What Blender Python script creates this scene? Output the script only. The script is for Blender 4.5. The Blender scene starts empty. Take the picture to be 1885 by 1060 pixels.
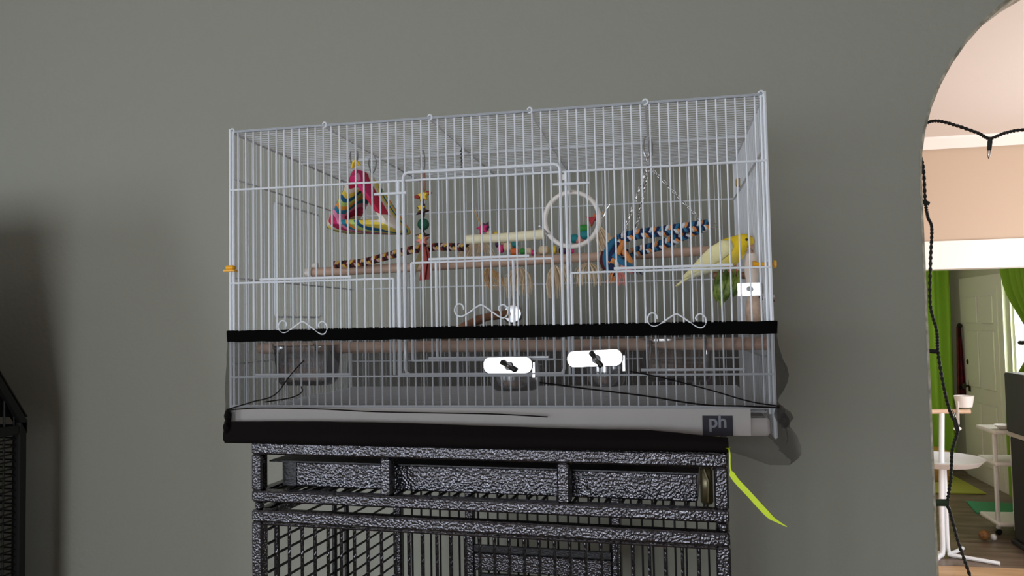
import bpy, math, random
from mathutils import Vector, Matrix
random.seed(7)
PI = math.pi
sc = bpy.context.scene
C = sc.collection
ZC = 1.6            # height of the small cage's bottom above the floor; z below is given relative to it

# ------------------------------------------------------------------ camera
cam = bpy.data.cameras.new('camera'); cam_o = bpy.data.objects.new('camera', cam); C.objects.link(cam_o)
cam.sensor_width = 36.0; cam.lens = 36.0 * 1439.65 / 1885.0; cam.clip_start = 0.05
def cam_matrix(loc, yaw, pit, rol):
    f = Vector((math.sin(yaw)*math.cos(pit), math.cos(yaw)*math.cos(pit), math.sin(pit)))
    r = Vector((math.cos(yaw), -math.sin(yaw), 0)); u = r.cross(f)
    c, s = math.cos(rol), math.sin(rol)
    r2 = c*r + s*u; u2 = -s*r + c*u
    m = Matrix((r2, u2, -f)).transposed().to_4x4(); m.translation = loc
    return m
cam_o.matrix_world = cam_matrix(Vector((0.6253, -1.0527, 0.1523 + ZC)), math.radians(-10.9176), math.radians(2.5738), math.radians(-1.0851))
sc.camera = cam_o

# ------------------------------------------------------------------ world, daylight, exposure
w = bpy.data.worlds.new('sky'); sc.world = w; w.use_nodes = True
bg = w.node_tree.nodes['Background']; bg.inputs[0].default_value = (0.80, 0.90, 1.0, 1); bg.inputs[1].default_value = 4.0
def area(name, loc, rot, sx, sy, power, col):
    l = bpy.data.lights.new(name, 'AREA'); l.shape = 'RECTANGLE'; l.size = sx; l.size_y = sy; l.energy = power; l.color = col
    o = bpy.data.objects.new(name, l); C.objects.link(o); o.location = loc; o.rotation_euler = rot; return o
area('daylight_left_window', (-2.64, -2.9, 1.62), (0, -PI/2, 0), 1.25, 1.35, 43, (0.90, 0.96, 1.0))
area('daylight_rear_window', (-0.35, -4.22, 1.55), (PI/2, 0, 0), 1.5, 1.2, 53, (0.93, 0.97, 1.0))
area('daylight_hall_window', (4.62, 2.9, 1.6), (0, PI/2, 0), 1.5, 1.6, 70, (1.0, 0.95, 0.91))
area('daylight_far_window', (3.93, 6.72, 1.5), (0, PI/2, 0), 1.0, 1.0, 34, (1.0, 0.98, 0.94))
sc.view_settings.view_transform = 'Standard'; sc.view_settings.look = 'None'
sc.view_settings.exposure = 0.0; sc.view_settings.gamma = 1.0; sc.view_settings.use_curve_mapping = False

# ------------------------------------------------------------------ materials
def srgb(r, g, b):
    f = lambda v: ((v/255+0.055)/1.055)**2.4 if v/255 > 0.04045 else v/255/12.92
    return (f(r), f(g), f(b), 1)
MATS = {}
def mat(name, col, rough=0.6, metal=0.0, bump=None, noise=None, spec=None):
    if name in MATS: return MATS[name]
    m = bpy.data.materials.new(name); m.use_nodes = True; nt = m.node_tree; b = nt.nodes['Principled BSDF']
    b.inputs['Base Color'].default_value = col; b.inputs['Roughness'].default_value = rough; b.inputs['Metallic'].default_value = metal
    if spec is not None: b.inputs['Specular IOR Level'].default_value = spec
    tc = nt.nodes.new('ShaderNodeTexCoord')
    if bump:
        sca, stren, dist = bump
        n = nt.nodes.new('ShaderNodeTexNoise'); n.inputs['Scale'].default_value = sca; n.inputs['Detail'].default_value = 0.5 if 'hammered' in name else 3
        nt.links.new(tc.outputs['Object'], n.inputs['Vector'])
        bp = nt.nodes.new('ShaderNodeBump'); bp.inputs['Strength'].default_value = stren; bp.inputs['Distance'].default_value = dist
        nt.links.new(n.outputs['Fac'], bp.inputs['Height']); nt.links.new(bp.outputs['Normal'], b.inputs['Normal'])
    if noise:
        sca, c2 = noise
        n = nt.nodes.new('ShaderNodeTexNoise'); n.inputs['Scale'].default_value = sca; n.inputs['Detail'].default_value = 4
        nt.links.new(tc.outputs['Object'], n.inputs['Vector'])
        r = nt.nodes.new('ShaderNodeValToRGB'); r.color_ramp.elements[0].position = 0.35; r.color_ramp.elements[1].position = 0.65
        r.color_ramp.elements[0].color = col; r.color_ramp.elements[1].color = c2
        nt.links.new(n.outputs['Fac'], r.inputs['Fac']); nt.links.new(r.outputs['Color'], b.inputs['Base Color'])
    MATS[name] = m; return m

def wood_mat(name, c1, c2, scale=(3, 40, 40), rough=0.6):
    m = mat(name, c1, rough); nt = m.node_tree; b = nt.nodes['Principled BSDF']
    tc = nt.nodes.new('ShaderNodeTexCoord'); mp = nt.nodes.new('ShaderNodeMapping'); mp.inputs['Scale'].default_value = scale
    n = nt.nodes.new('ShaderNodeTexNoise'); n.inputs['Scale'].default_value = 1.0; n.inputs['Detail'].default_value = 5
    r = nt.nodes.new('ShaderNodeValToRGB'); r.color_ramp.elements[0].color = c1; r.color_ramp.elements[1].color = c2
    r.color_ramp.elements[0].position = 0.35; r.color_ramp.elements[1].position = 0.7
    nt.links.new(tc.outputs['Object'], mp.inputs[0]); nt.links.new(mp.outputs[0], n.inputs['Vector'])
    nt.links.new(n.outputs['Fac'], r.inputs[0]); nt.links.new(r.outputs[0], b.inputs['Base Color'])
    return m

def swirl_mat(name):
    m = mat(name, (1, 1, 1, 1), 0.8); nt = m.node_tree; b = nt.nodes['Principled BSDF']
    tc = nt.nodes.new('ShaderNodeTexCoord'); mp = nt.nodes.new('ShaderNodeMapping'); mp.inputs['Rotation'].default_value = (0.5, 0.7, 0.3)
    wv = nt.nodes.new('ShaderNodeTexWave'); wv.inputs['Scale'].default_value = 4.0; wv.inputs['Distortion'].default_value = 9.0
    wv.inputs['Detail'].default_value = 1.5; wv.inputs['Detail Scale'].default_value = 1.2; wv.wave_profile = 'SAW'
    r = nt.nodes.new('ShaderNodeValToRGB'); cr = r.color_ramp; cr.interpolation = 'CONSTANT'
    cols = [srgb(206, 40, 110), srgb(240, 150, 190), srgb(30, 130, 160), srgb(240, 160, 60), srgb(190, 220, 120), srgb(20, 95, 140), srgb(235, 210, 80), srgb(235, 225, 215), srgb(190, 30, 70)]
    cr.elements[0].color = cols[0]; cr.elements[1].position = 1/9; cr.elements[1].color = cols[1]
    for i in range(2, 9):
        e = cr.elements.new(i/9); e.color = cols[i]
    nt.links.new(tc.outputs['Object'], mp.inputs[0]); nt.links.new(mp.outputs[0], wv.inputs['Vector'])
    nt.links.new(wv.outputs['Fac'], r.inputs[0]); nt.links.new(r.outputs[0], b.inputs['Base Color'])
    return m

def sheer_mat(name, col, opacity):
    m = bpy.data.materials.new(name); m.use_nodes = True; nt = m.node_tree; b = nt.nodes['Principled BSDF']
    b.inputs['Base Color'].default_value = col; b.inputs['Roughness'].default_value = 0.7
    t = nt.nodes.new('ShaderNodeBsdfTransparent'); mx = nt.nodes.new('ShaderNodeMixShader'); mx.inputs[0].default_value = opacity
    out = nt.nodes['Material Output']
    nt.links.new(t.outputs[0], mx.inputs[1]); nt.links.new(b.outputs[0], mx.inputs[2]); nt.links.new(mx.outputs[0], out.inputs['Surface'])
    MATS[name] = m; return m

def clear_mat(name, tint, gloss=0.20):
    m = bpy.data.materials.new(name); m.use_nodes = True; nt = m.node_tree
    for n in list(nt.nodes):
        if n.type == 'BSDF_PRINCIPLED': nt.nodes.remove(n)
    t = nt.nodes.new('ShaderNodeBsdfTransparent'); t.inputs[0].default_value = tint
    g = nt.nodes.new('ShaderNodeBsdfGlossy'); g.inputs['Roughness'].default_value = 0.08
    fr = nt.nodes.new('ShaderNodeLayerWeight'); fr.inputs[0].default_value = 0.35
    ad = nt.nodes.new('ShaderNodeMath'); ad.operation = 'ADD'; ad.inputs[1].default_value = gloss; ad.use_clamp = True
    mx = nt.nodes.new('ShaderNodeMixShader')
    nt.links.new(fr.outputs['Fresnel'], ad.inputs[0]); nt.links.new(ad.outputs[0], mx.inputs[0])
    nt.links.new(t.outputs[0], mx.inputs[1]); nt.links.new(g.outputs[0], mx.inputs[2])
    nt.links.new(mx.outputs[0], nt.nodes['Material Output'].inputs['Surface'])
    MATS[name] = m; return m

M_wall = mat('sage_wall_paint', srgb(152, 153, 144), 0.75, bump=(90, 0.25, 0.004), spec=0.3)
M_white_wall = mat('warm_white_paint', srgb(232, 222, 214), 0.8, bump=(60, 0.1, 0.003))
M_ceiling = mat('ceiling_paint', srgb(226, 216, 210), 0.85, bump=(60, 0.1, 0.003))
M_beige = mat('beige_wall_paint', srgb(196, 172, 150), 0.8, bump=(60, 0.1, 0.003))
M_green_wall = mat('pale_green_wall_paint', srgb(206, 204, 186), 0.8)
M_trim = mat('white_trim_paint', srgb(240, 234, 228), 0.5)
M_plaster = mat('chipped_plaster', srgb(190, 186, 172), 0.85, noise=(40, srgb(120, 120, 105)))
M_floor = wood_mat('brown_floor_boards', srgb(92, 74, 62), srgb(132, 112, 98), (2, 14, 2), 0.35)
M_floor2 = wood_mat('tan_floor_boards', srgb(190, 150, 112), srgb(214, 178, 140), (2, 14, 2), 0.45)
M_floor1 = wood_mat('room_floor_boards', srgb(120, 92, 70), srgb(150, 118, 92), (2, 14, 2), 0.45)
M_cage = mat('white_powder_coat', srgb(214, 219, 228), 0.4)
M_tray = mat('white_plastic_tray', srgb(228, 222, 220), 0.45)
M_liner = mat('grey_tray_liner', srgb(122, 122, 118), 0.9, noise=(30, srgb(104, 104, 100)))
M_black = mat('black_elastic', srgb(5, 5, 5), 0.9, spec=0.05)
M_sheer = sheer_mat('sheer_black_mesh_fabric', srgb(34, 30, 30), 0.42)
M_sheer2 = sheer_mat('shade_darkened_mesh_fabric', srgb(20, 18, 18), 0.80)  # darker and more opaque, standing in for shade behind the cage
M_hem = mat('gathered_black_fabric', srgb(19, 16, 16), 0.95, spec=0.05)
M_navy = mat('navy_sticker', srgb(14, 16, 46), 0.6)
M_print = mat('pale_print', srgb(166, 168, 182), 0.6)
M_ham = mat('hammered_graphite_metal', srgb(74, 73, 78), 0.22, 0.9, bump=(330, 1.0, 0.0014))
M_dark = mat('dark_graphite_metal', srgb(40, 40, 44), 0.4, 0.6, bump=(260, 0.5, 0.002))
M_olive = mat('smoked_olive_metal', srgb(70, 64, 44), 0.3, 0.6)
M_blk = mat('black_wire_metal', srgb(14, 14, 15), 0.6, 0.2)
M_cloth = mat('added_shadow_cloth', srgb(24, 24, 25), 0.95)  # for the cloth added to block light through the black cage
M_steel = mat('stainless_steel', srgb(205, 205, 210), 0.2, 1.0)
M_chrome = mat('chrome_chain', srgb(200, 200, 204), 0.22, 1.0)
M_wood = wood_mat('pinkish_perch_wood', srgb(180, 146, 128), srgb(204, 174, 154), (6, 60, 60))
M_bark = wood_mat('brown_branch_bark', srgb(120, 84, 64), srgb(160, 118, 92), (30, 30, 30))
M_cream = mat('cream_mineral_stick', srgb(232, 224, 192), 0.8, bump=(200, 0.3, 0.002))
M_hoop = mat('white_hoop_plastic', srgb(232, 226, 222), 0.45)
M_swirl = swirl_mat('swirled_bright_fleece')
M_clear = clear_mat('clear_feeder_plastic', (0.93, 0.93, 0.96, 1))
M_lime = mat('neon_lime_ribbon', srgb(200, 224, 30), 0.5)
M_sisal = mat('sisal_fibre', srgb(226, 204, 174), 0.9)
M_sisal2 = mat('tan_sisal_fibre', srgb(210, 170, 120), 0.9)
def pm(name, r, g, b, rough=0.6): return mat(name, srgb(r, g, b), rough)
M_yel = pm('yellow_paint', 232, 196, 50); M_org = pm('orange_paint', 226, 110, 50); M_red = pm('red_paint', 176, 34, 40)
M_mag = pm('magenta_paint', 214, 40, 120); M_grn = pm('green_paint', 40, 140, 50); M_dgrn = pm('dark_green_paint', 20, 92, 70)
M_teal = pm('teal_paint', 20, 130, 140); M_purp = pm('purple_paint', 64, 26, 70); M_pnk = pm('pink_paint', 226, 140, 130)
M_leather = pm('brown_leather', 150, 112, 96); M_lred = pm('red_leather', 150, 50, 44); M_lolive = pm('olive_leather', 120, 104, 60)
M_rnavy = pm('navy_rope', 26, 40, 78, 0.9); M_rorg = pm('orange_rope', 216, 140, 76, 0.9); M_rblue = pm('blue_rope', 46, 112, 150, 0.9); M_rwht = pm('white_rope', 210, 216, 226, 0.9)
M_rmar = pm('maroon_rope', 78, 24, 30, 0.9); M_rblk = pm('black_rope', 22, 18, 20, 0.9); M_ryel = pm('yellow_rope', 196, 160, 66, 0.9)
M_yclip = pm('amber_plastic_clip', 230, 164, 24, 0.4)

# ------------------------------------------------------------------ geometry helpers
def frame_for(t):
    a = Vector((0, 0, 1)) if abs(t.z) < 0.9 else Vector((1, 0, 0))
    n = t.cross(a).normalized(); return n, t.cross(n).normalized()
class MB:
    def __init__(s): s.v = []; s.f = []
    def box(s, lo, hi, bev=0.0):
        x0, y0, z0 = lo; x1, y1, z1 = hi
        if bev <= 0:
            i = len(s.v)
            s.v += [(x, y, z) for z in (z0, z1) for x, y in ((x0, y0), (x1, y0), (x1, y1), (x0, y1))]
            s.f += [tuple(i+k for k in q) for q in ((3, 2, 1, 0), (4, 5, 6, 7), (0, 1, 5, 4), (1, 2, 6, 5), (2, 3, 7, 6), (3, 0, 4, 7))]
            return s
        b = bev
        rings = []
        def ring(ins, z):
            a = ins
            return [(x0+b+a, y0+a, z), (x1-b-a, y0+a, z), (x1-a, y0+b+a, z), (x1-a, y1-b-a, z), (x1-b-a, y1-a, z), (x0+b+a, y1-a, z), (x0+a, y1-b-a, z), (x0+a, y0+b+a, z)]
        s.loft([ring(b*0.7, z0), ring(0, z0+b), ring(0, z1-b), ring(b*0.7, z1)]); return s
    def loft(s, rings, closed=True, caps=True, loop=False):
        i0 = len(s.v); n = len(rings[0])
        for r in rings: s.v += [tuple(p) for p in r]
        m = len(rings)
        for a in range(m if loop else m-1):
            b = (a+1) % m
            for k in range(n if closed else n-1):
                k2 = (k+1) % n
                s.f.append((i0+a*n+k, i0+a*n+k2, i0+b*n+k2, i0+b*n+k))
        if caps and closed and not loop:
            s.f.append(tuple(i0+k for k in reversed(range(n)))); s.f.append(tuple(i0+(m-1)*n+k for k in range(n)))
        return s
    def tube(s, pts, r, n=8, loop=False, flat=1.0):
        pts = [Vector(p) for p in pts]; m = len(pts)
        rr = r if isinstance(r, (list, tuple)) else [r]*m
        rings = []; nv = None
        for i in range(m):
            if loop: t = (pts[(i+1) % m]-pts[i-1]).normalized()
            else: t = (pts[min(i+1, m-1)]-pts[max(i-1, 0)]).normalized()
            if nv is None: nv, bv = frame_for(t)
            else:
                nv = (nv - t*nv.dot(t))
                nv = nv.normalized() if nv.length > 1e-6 else frame_for(t)[0]
                bv = t.cross(nv)
            rings.append([pts[i] + (nv*math.cos(2*PI*k/n) + bv*math.sin(2*PI*k/n)*flat)*rr[i] for k in range(n)])
        s.loft(rings, loop=loop); return s
    def lathe(s, prof, c, n=24, axis='z'):
        rings = []
        for r, h in prof:
            ring = []
            for k in range(n):
                a = 2*PI*k/n; x, y = r*math.cos(a), r*math.sin(a)
                p = {'z': (x, y, h), 'y': (x, h, -y), 'x': (h, x, y)}[axis]
                ring.append((c[0]+p[0], c[1]+p[1], c[2]+p[2]))
            rings.append(ring)
        s.loft(rings); return s
    def ball(s, c, r, n=10, sc3=(1, 1, 1)):
        m = max(4, n//2)
        rings = []
        for j in range(1, m):
            ph = PI*j/m
            rings.append([(c[0]+r*sc3[0]*math.sin(ph)*math.cos(2*PI*k/n), c[1]+r*sc3[1]*math.sin(ph)*math.sin(2*PI*k/n), c[2]-r*sc3[2]*math.cos(ph)) for k in range(n)])
        rings = [[(c[0]+(p[0]-c[0])*0.05, c[1]+(p[1]-c[1])*0.05, c[2]-r*sc3[2]) for p in rings[0]]] + rings + [[(c[0]+(p[0]-c[0])*0.05, c[1]+(p[1]-c[1])*0.05, c[2]+r*sc3[2]) for p in rings[-1]]]
        s.loft(rings); return s
    def torus(s, c, R, r, axis=(0, 1, 0), n=24, k=8, sx=1.0):
        ax = Vector(axis).normalized(); a, b = frame_for(ax)
        s.tube([Vector(c) + a*R*math.cos(2*PI*i/n)*sx + b*R*math.sin(2*PI*i/n) for i in range(n)], r, k, loop=True); return s
    def prism(s, poly, lo, hi, axis='y'):
        def P(u, v, h): return {'y': (u, h, v), 'x': (h, u, v), 'z': (u, v, h)}[axis]
        s.loft([[P(u, v, lo) for u, v in poly], [P(u, v, hi) for u, v in poly]]); return s
    def sheet(s, grid, th=0.0, normal=(0, 1, 0)):
        nr, nc = len(grid), len(grid[0]); i0 = len(s.v); N = Vector(normal)*th
        for r in grid: s.v += [tuple(p) for p in r]
        for a in range(nr-1):
            for b in range(nc-1): s.f.append((i0+a*nc+b, i0+a*nc+b+1, i0+(a+1)*nc+b+1, i0+(a+1)*nc+b))
        if th:
            j0 = len(s.v)
            for r in grid: s.v += [tuple(Vector(p)+N) for p in r]
            for a in range(nr-1):
                for b in range(nc-1): s.f.append((j0+a*nc+b, j0+(a+1)*nc+b, j0+(a+1)*nc+b+1, j0+a*nc+b+1))
            per = [b for b in range(nc)] + [a*nc+nc-1 for a in range(1, nr)] + [(nr-1)*nc+b for b in range(nc-2, -1, -1)] + [a*nc for a in range(nr-2, 0, -1)]
            for q in range(len(per)):
                a, b = per[q], per[(q+1) % len(per)]
                s.f.append((i0+a, j0+a, j0+b, i0+b))
        return s
    def mesh(s, name, m, base=(0, 0, 0), smooth=None):
        me = bpy.data.meshes.new(name)
        me.from_pydata([(x-base[0], y-base[1], z-base[2]) for x, y, z in s.v], [], s.f)
        me.materials.append(m)
        import bmesh
        bm = bmesh.new(); bm.from_mesh(me); bmesh.ops.recalc_face_normals(bm, faces=bm.faces)
        if smooth:
            for f in bm.faces: f.smooth = True
            for e in bm.edges:
                if len(e.link_faces) == 2 and e.calc_face_angle(0) > math.radians(smooth): e.smooth = False
        bm.to_mesh(me); bm.free(); me.update(); return me
    def build(s, name, m, parent=None, base=(0, 0, 0), smooth=40):
        """parent given: coordinates share the parent's frame. No parent: a top-level mesh at base (cage frame)."""
        me = s.mesh(name, m, base, smooth); o = bpy.data.objects.new(name, me); C.objects.link(o)
        if parent is not None: o.parent = parent
        else: o.location = (base[0], base[1], base[2]+ZC)
        return o
def tag(o, label=None, cat=None, group=None, kind=None):
    if label: o['label'] = label
    if cat: o['category'] = cat
    if group: o['group'] = group
    if kind: o['kind'] = kind
    return o
def thing(name, label, cat, base, group=None):
    o = bpy.data.objects.new(name, None); C.objects.link(o); o.empty_display_size = 0.05
    o.location = (base[0], base[1], base[2]+ZC); o['base'] = [float(v) for v in base]
    return tag(o, label, cat, group)
def part(t, name, mb, m, smooth=40, parent=None):
    return mb.build(name, m, parent or t, tuple(t['base']) if 'base' in t else (0, 0, 0), smooth)
def struct(name, mb, m, parent=None, smooth=None):
    o = mb.build(name, m, parent, (0, 0, 0), smooth)
    if parent is None: o.location = (0, 0, ZC); tag(o, kind='structure')
    return o
def copy_part(o, parent, loc=None, scale=None, rot=None):
    c = o.copy(); C.objects.link(c); c.parent = parent
    if loc is not None: c.location = loc
    if scale is not None: c.scale = scale
    if rot is not None: c.rotation_euler = rot
    return c
def unit_bar(name, r, m, n=6):
    """a shared mesh: a rod of radius r along +z, one metre long"""
    return MB().tube([(0, 0, 0), (0, 0, 1)], r, n).mesh(name, m, smooth=60)
def rod(me, name, parent, base, p, axis, length):
    o = bpy.data.objects.new(name, me); C.objects.link(o); o.parent = parent
    o.location = (p[0]-base[0], p[1]-base[1], p[2]-base[2]); o.scale = (1, 1, length)
    o.rotation_euler = {'z': (0, 0, 0), 'x': (0, PI/2, 0), 'y': (-PI/2, 0, 0)}[axis]
    return o
def curve_pts(pts, per=8, closed=False):
    """Catmull-Rom through the points"""
    P = [Vector(p) for p in pts]; out = []; m = len(P)
    rng = range(m) if closed else range(m-1)
    for i in rng:
        p0 = P[i-1] if (i > 0 or closed) else P[0]; p1 = P[i]; p2 = P[(i+1) % m]; p3 = P[(i+2) % m] if (closed or i+2 < m) else P[-1]
        for k in range(per):
            t = k/per
            out.append(0.5*((2*p1)+(-p0+p2)*t+(2*p0-5*p1+4*p2-p3)*t*t+(-p0+3*p1-3*p2+p3)*t**3))
    if not closed: out.append(P[-1])
    return out
def braid_strand(path, R, r, turns, phase, n=6):
    """a strand of a flat plait following a path"""
    m = len(path); pts = []; nv = None
    for i in range(m):
        t = (path[min(i+1, m-1)]-path[max(i-1, 0)]).normalized()
        if nv is None:
            nv = (Vector((0, 0, 1))-t*t.z).normalized()
        else: nv = (nv-t*nv.dot(t)).normalized()
        bv = t.cross(nv); a = phase+2*PI*turns*i/(m-1)
        pts.append(path[i]+nv*math.sin(a)*R+bv*math.sin(2*a)*R*0.55)
    return MB().tube(pts, r, n)
def helix_strand(path, R, r, turns, phase, n=6):
    """a strand wound round a path"""
    m = len(path); pts = []; nv = None
    for i in range(m):
        t = (path[min(i+1, m-1)]-path[max(i-1, 0)]).normalized()
        if nv is None: nv, bv = frame_for(t)
        else:
            nv = (nv-t*nv.dot(t)).normalized(); bv = t.cross(nv)
        a = phase+2*PI*turns*i/(m-1)
        pts.append(path[i]+(nv*math.cos(a)+bv*math.sin(a))*R)
    return MB().tube(pts, r, n)

F = -ZC             # floor level in the cage frame
TOP = 1.35          # ceiling level in the cage frame
YW = 0.75           # face of the wall behind the cages
# ------------------------------------------------------------------ the setting
def wall_with_hole_x(x0, x1, y0, y1, h0, h1, v0, v1):
    """wall thick in x, running in y, with a window hole h (y) v (z)"""
    b = MB(); b.box((x0, y0, F), (x1, h0, TOP)); b.box((x0, h1, F), (x1, y1, TOP)); b.box((x0, h0, F), (x1, h1, v0)); b.box((x0, h0, v1), (x1, h1, TOP)); return b
def wall_with_hole_y(y0, y1, x0, x1, h0, h1, v0, v1):
    b = MB(); b.box((x0, y0, F), (h0, y1, TOP)); b.box((h1, y0, F), (x1, y1, TOP)); b.box((h0, y0, F), (h1, y1, v0)); b.box((h0, y0, v1), (h1, y1, TOP)); return b
# wall with the arch: opening from x 1.179 to 2.081, round head springing at z 0.45
AX0, AR, AZ = 1.179, 0.452, 0.45; AXC = AX0+AR
def arch_profile(off=0.0, n=28):
    pts = [(AX0-off, F)]
    for i in range(n+1):
        a = PI - PI*i/n; pts.append((AXC+(AR+off)*math.cos(a), AZ+(AR+off)*math.sin(a)))
    pts.append((AXC+AR+off, F)); return pts
def arch_wall(y0, y1):
    b = MB(); b.box((-2.75, y0, F), (AX0-0.006, y1, TOP)); b.box((AXC+AR+0.006, y0, F), (3.1, y1, TOP))
    ap = arch_profile(0.006)[1:-1]
    for (xa, za), (xb, zb) in zip(ap, ap[1:]):
        b.loft([[(xa, y0, za), (xb, y0, zb), (xb, y0, TOP), (xa, y0, TOP)], [(xa, y1, za), (xb, y1, zb), (xb, y1, TOP), (xa, y1, TOP)]])
    return b
struct('wall_back', arch_wall(YW, YW+0.12), M_wall)
b = MB(); rings = [[(x, y, z) for x, z in arch_profile(o)] for y, o in ((YW-0.0015, 0.007), (YW+0.006, 0.0), (YW+0.114, 0.0), (YW+0.1215, 0.007))]
b.loft(rings, closed=False, caps=False)
struct('trim_1', b, M_plaster, smooth=30)
struct('floor', MB().box((-2.75, -4.35, F-0.05), (3.1, YW+0.12, F)), M_floor1)
struct('ceiling', MB().box((-2.75, -4.35, TOP), (3.1, YW+0.12, TOP+0.05)), M_ceiling)
struct('wall_left', wall_with_hole_x(-2.75, -2.65, -4.35, YW, -3.6, -2.2, -0.62, 0.66), M_wall)
struct('wall_front', wall_with_hole_y(-4.35, -4.25, -2.65, 3.1, -1.12, 0.42, -0.66, 0.58), M_wall)
struct('wall_right', MB().box((3.0, -4.25, F), (3.1, YW, TOP)), M_wall)
def window(name, lo, hi, axis):
    b = MB(); t = 0.04
    (x0, y0, z0), (x1, y1, z1) = lo, hi
    b.box((x0, y0, z0), (x1, y1, z0+t)); b.box((x0, y0, z1-t), (x1, y1, z1))
    if axis == 'x':
        b.box((x0, y0, z0+t), (x1, y0+t, z1-t)); b.box((x0, y1-t, z0+t), (x1, y1, z1-t))
    else:
        b.box((x0, y0, z0+t), (x0+t, y1, z1-t)); b.box((x1-t, y0, z0+t), (x1, y1, z1-t))
    return struct(name, b, M_trim)
window('window_1', (-2.74, -3.6, -0.62), (-2.70, -2.2, 0.66), 'x')
window('window_2', (-1.12, -4.34, -0.66), (0.42, -4.30, 0.58), 'y')
# the hall beyond the arch and the room behind it
struct('floor_hall', MB().box((0.3, YW+0.12, F-0.05), (4.7, 4.97, F)), M_floor2)
struct('ceiling_hall', MB().box((0.3, YW+0.12, 1.385), (4.7, 4.97, 1.44)), M_ceiling)
struct('wall_hall_left', MB().box((0.2, YW+0.12, F), (0.3, 4.85, 1.44)), M_beige)
b = MB(); y0, y1 = YW+0.12, 4.85
b.box((4.7, y0, F), (4.8, 2.1, 1.44)); b.box((4.7, 3.7, F), (4.8, y1, 1.44)); b.box((4.7, 2.1, F), (4.8, 3.7, -0.85)); b.box((4.7, 2.1, 0.85), (4.8, 3.7, 1.44))
struct('wall_hall_right', b, M_beige)
window('window_3', (4.72, 2.1, -0.85), (4.77, 3.7, 0.85), 'x')
b = MB(); b.box((0.3, 4.85, 0.66), (4.7, 4.97, 1.44)); b.box((0.3, 4.85, F), (1.6, 4.97, 0.66)); b.box((3.75, 4.85, F), (4.7, 4.97, 0.66))
struct('wall_hall_far', b, M_beige)
b = MB(); b.box((1.42, 4.825, 0.47), (3.93, 4.995, 0.665)); b.box((1.42, 4.825, F), (1.62, 4.995, 0.47)); b.box((3.73, 4.825, F), (3.93, 4.995, 0.47))
struct('trim_2', b, M_trim)
b = MB(); b.prism([(4.85, 1.385), (4.85, 1.33), (4.835, 1.31), (4.78, 1.37), (4.77, 1.385)], 0.3, 4.7, 'x')
struct('trim_3', b, M_trim)
struct('floor_far', MB().box((1.4, 4.97, F-0.05), (4.0, 9.1, F)), M_floor)
struct('ceiling_far', MB().box((1.4, 4.97, 0.95), (4.0, 9.1, 1.0)), M_green_wall)
struct('wall_far', MB().box((1.4, 9.0, F), (4.0, 9.1, 0.95)), M_green_wall)
struct('wall_far_left', MB().box((1.3, 4.97, F), (1.4, 9.1, 0.95)), M_green_wall)
b = MB(); xa, xb = 3.90, 4.0
b.box((xa, 4.97, F), (xb, 6.2, 0.95)); b.box((xa, 6.2, F), (xb, 7.25, -0.6)); b.box((xa, 6.2, 0.45), (xb, 7.25, 0.95)); b.box((xa, 7.25, F), (xb, 9.1, 0.95))
struct('wall_far_right', b, M_green_wall)
window('window_4', (3.92, 6.2, -0.6), (3.97, 7.25, 0.45), 'x')
# white panelled door on the right wall of the far room
d = struct('door_1', MB().box((3.865, 7.46, F), (3.905, 8.33, 0.44)), M_trim)
for (ya, yb) in ((7.55, 7.85), (7.95, 8.25)):
    for (za, zb) in ((-1.42, -0.78), (-0.62, -0.02), (0.06, 0.34)):
        struct('panel', MB().box((3.853, ya, za), (3.868, yb, zb), 0.006), M_trim, d)
M_brass = mat('dark_door_metal', srgb(70, 66, 60), 0.4, 0.8)
struct('door_handle', MB().lathe([(0.012, 0), (0.012, -0.035), (0.028, -0.045), (0.03, -0.065), (0.012, -0.075)], (3.865, 8.25, -0.62), 12, 'x').box((3.858, 8.225, -0.68), (3.866, 8.275, -0.56)), M_brass, d, 40)
struct('deadbolt', MB().lathe([(0.03, 0), (0.03, -0.012), (0.018, -0.02)], (3.865, 8.25, -0.36), 14, 'x'), M_brass, d, 40)
b = MB(); b.box((3.87, 7.34, F), (3.905, 7.46, 0.55)); b.box((3.87, 8.33, F), (3.905, 8.45, 0.55)); b.box((3.87, 7.46, 0.44), (3.905, 8.33, 0.55))
struct('trim_4', b, M_trim)

# ------------------------------------------------------------------ the white birdcage
W, D, H = 0.762, 0.451, 0.444
BC = thing('birdcage', 'white wire birdcage with doors standing on the dark metal cage', 'birdcage', (W/2, D/2, 0))
bb = tuple(BC['base'])
thin = unit_bar('bar', 0.0012, M_cage); top_w = unit_bar('bar', 0.0009, M_cage); side_w = unit_bar('bar', 0.00062, M_cage); railw = unit_bar('rail', 0.0015, M_cage); guide = unit_bar('rail', 0.0019, M_cage)
def rect_loop(b, axis, c, u0, u1, v0, v1, r, rad=0.0):
    pts = []
    if rad:
        for (cu, cv, a0) in ((u1-rad, v1-rad, 0), (u0+rad, v1-rad, 90), (u0+rad, v0+rad, 180), (u1-rad, v0+rad, 270)):
            for k in range(4):
                a = math.radians(a0+30*k); pts.append((cu+rad*math.cos(a), cv+rad*math.sin(a)))
    else: pts = [(u0, v0), (u1, v0), (u1, v1), (u0, v1)]
    P = {'y': lambda u, v: (u, c, v), 'x': lambda u, v: (c, u, v), 'z': lambda u, v: (u, v, c)}[axis]
    if rad: b.tube([P(u, v) for u, v in pts], r, 6, loop=True)
    else:
        for (a, e) in zip(pts, pts[1:]+pts[:1]): b.tube([P(*a), P(*e)], r, 6)
    return b
fp = part(BC, 'front_panel', rect_loop(MB(), 'y', 0.0, 0, W, 0.0385, H, 0.0021), M_cage)
N = 62
for i in range(1, N): rod(thin, 'bar', fp, bb, (i*W/N, 0.0005, 0.0385), 'z', H-0.0385)
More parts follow.
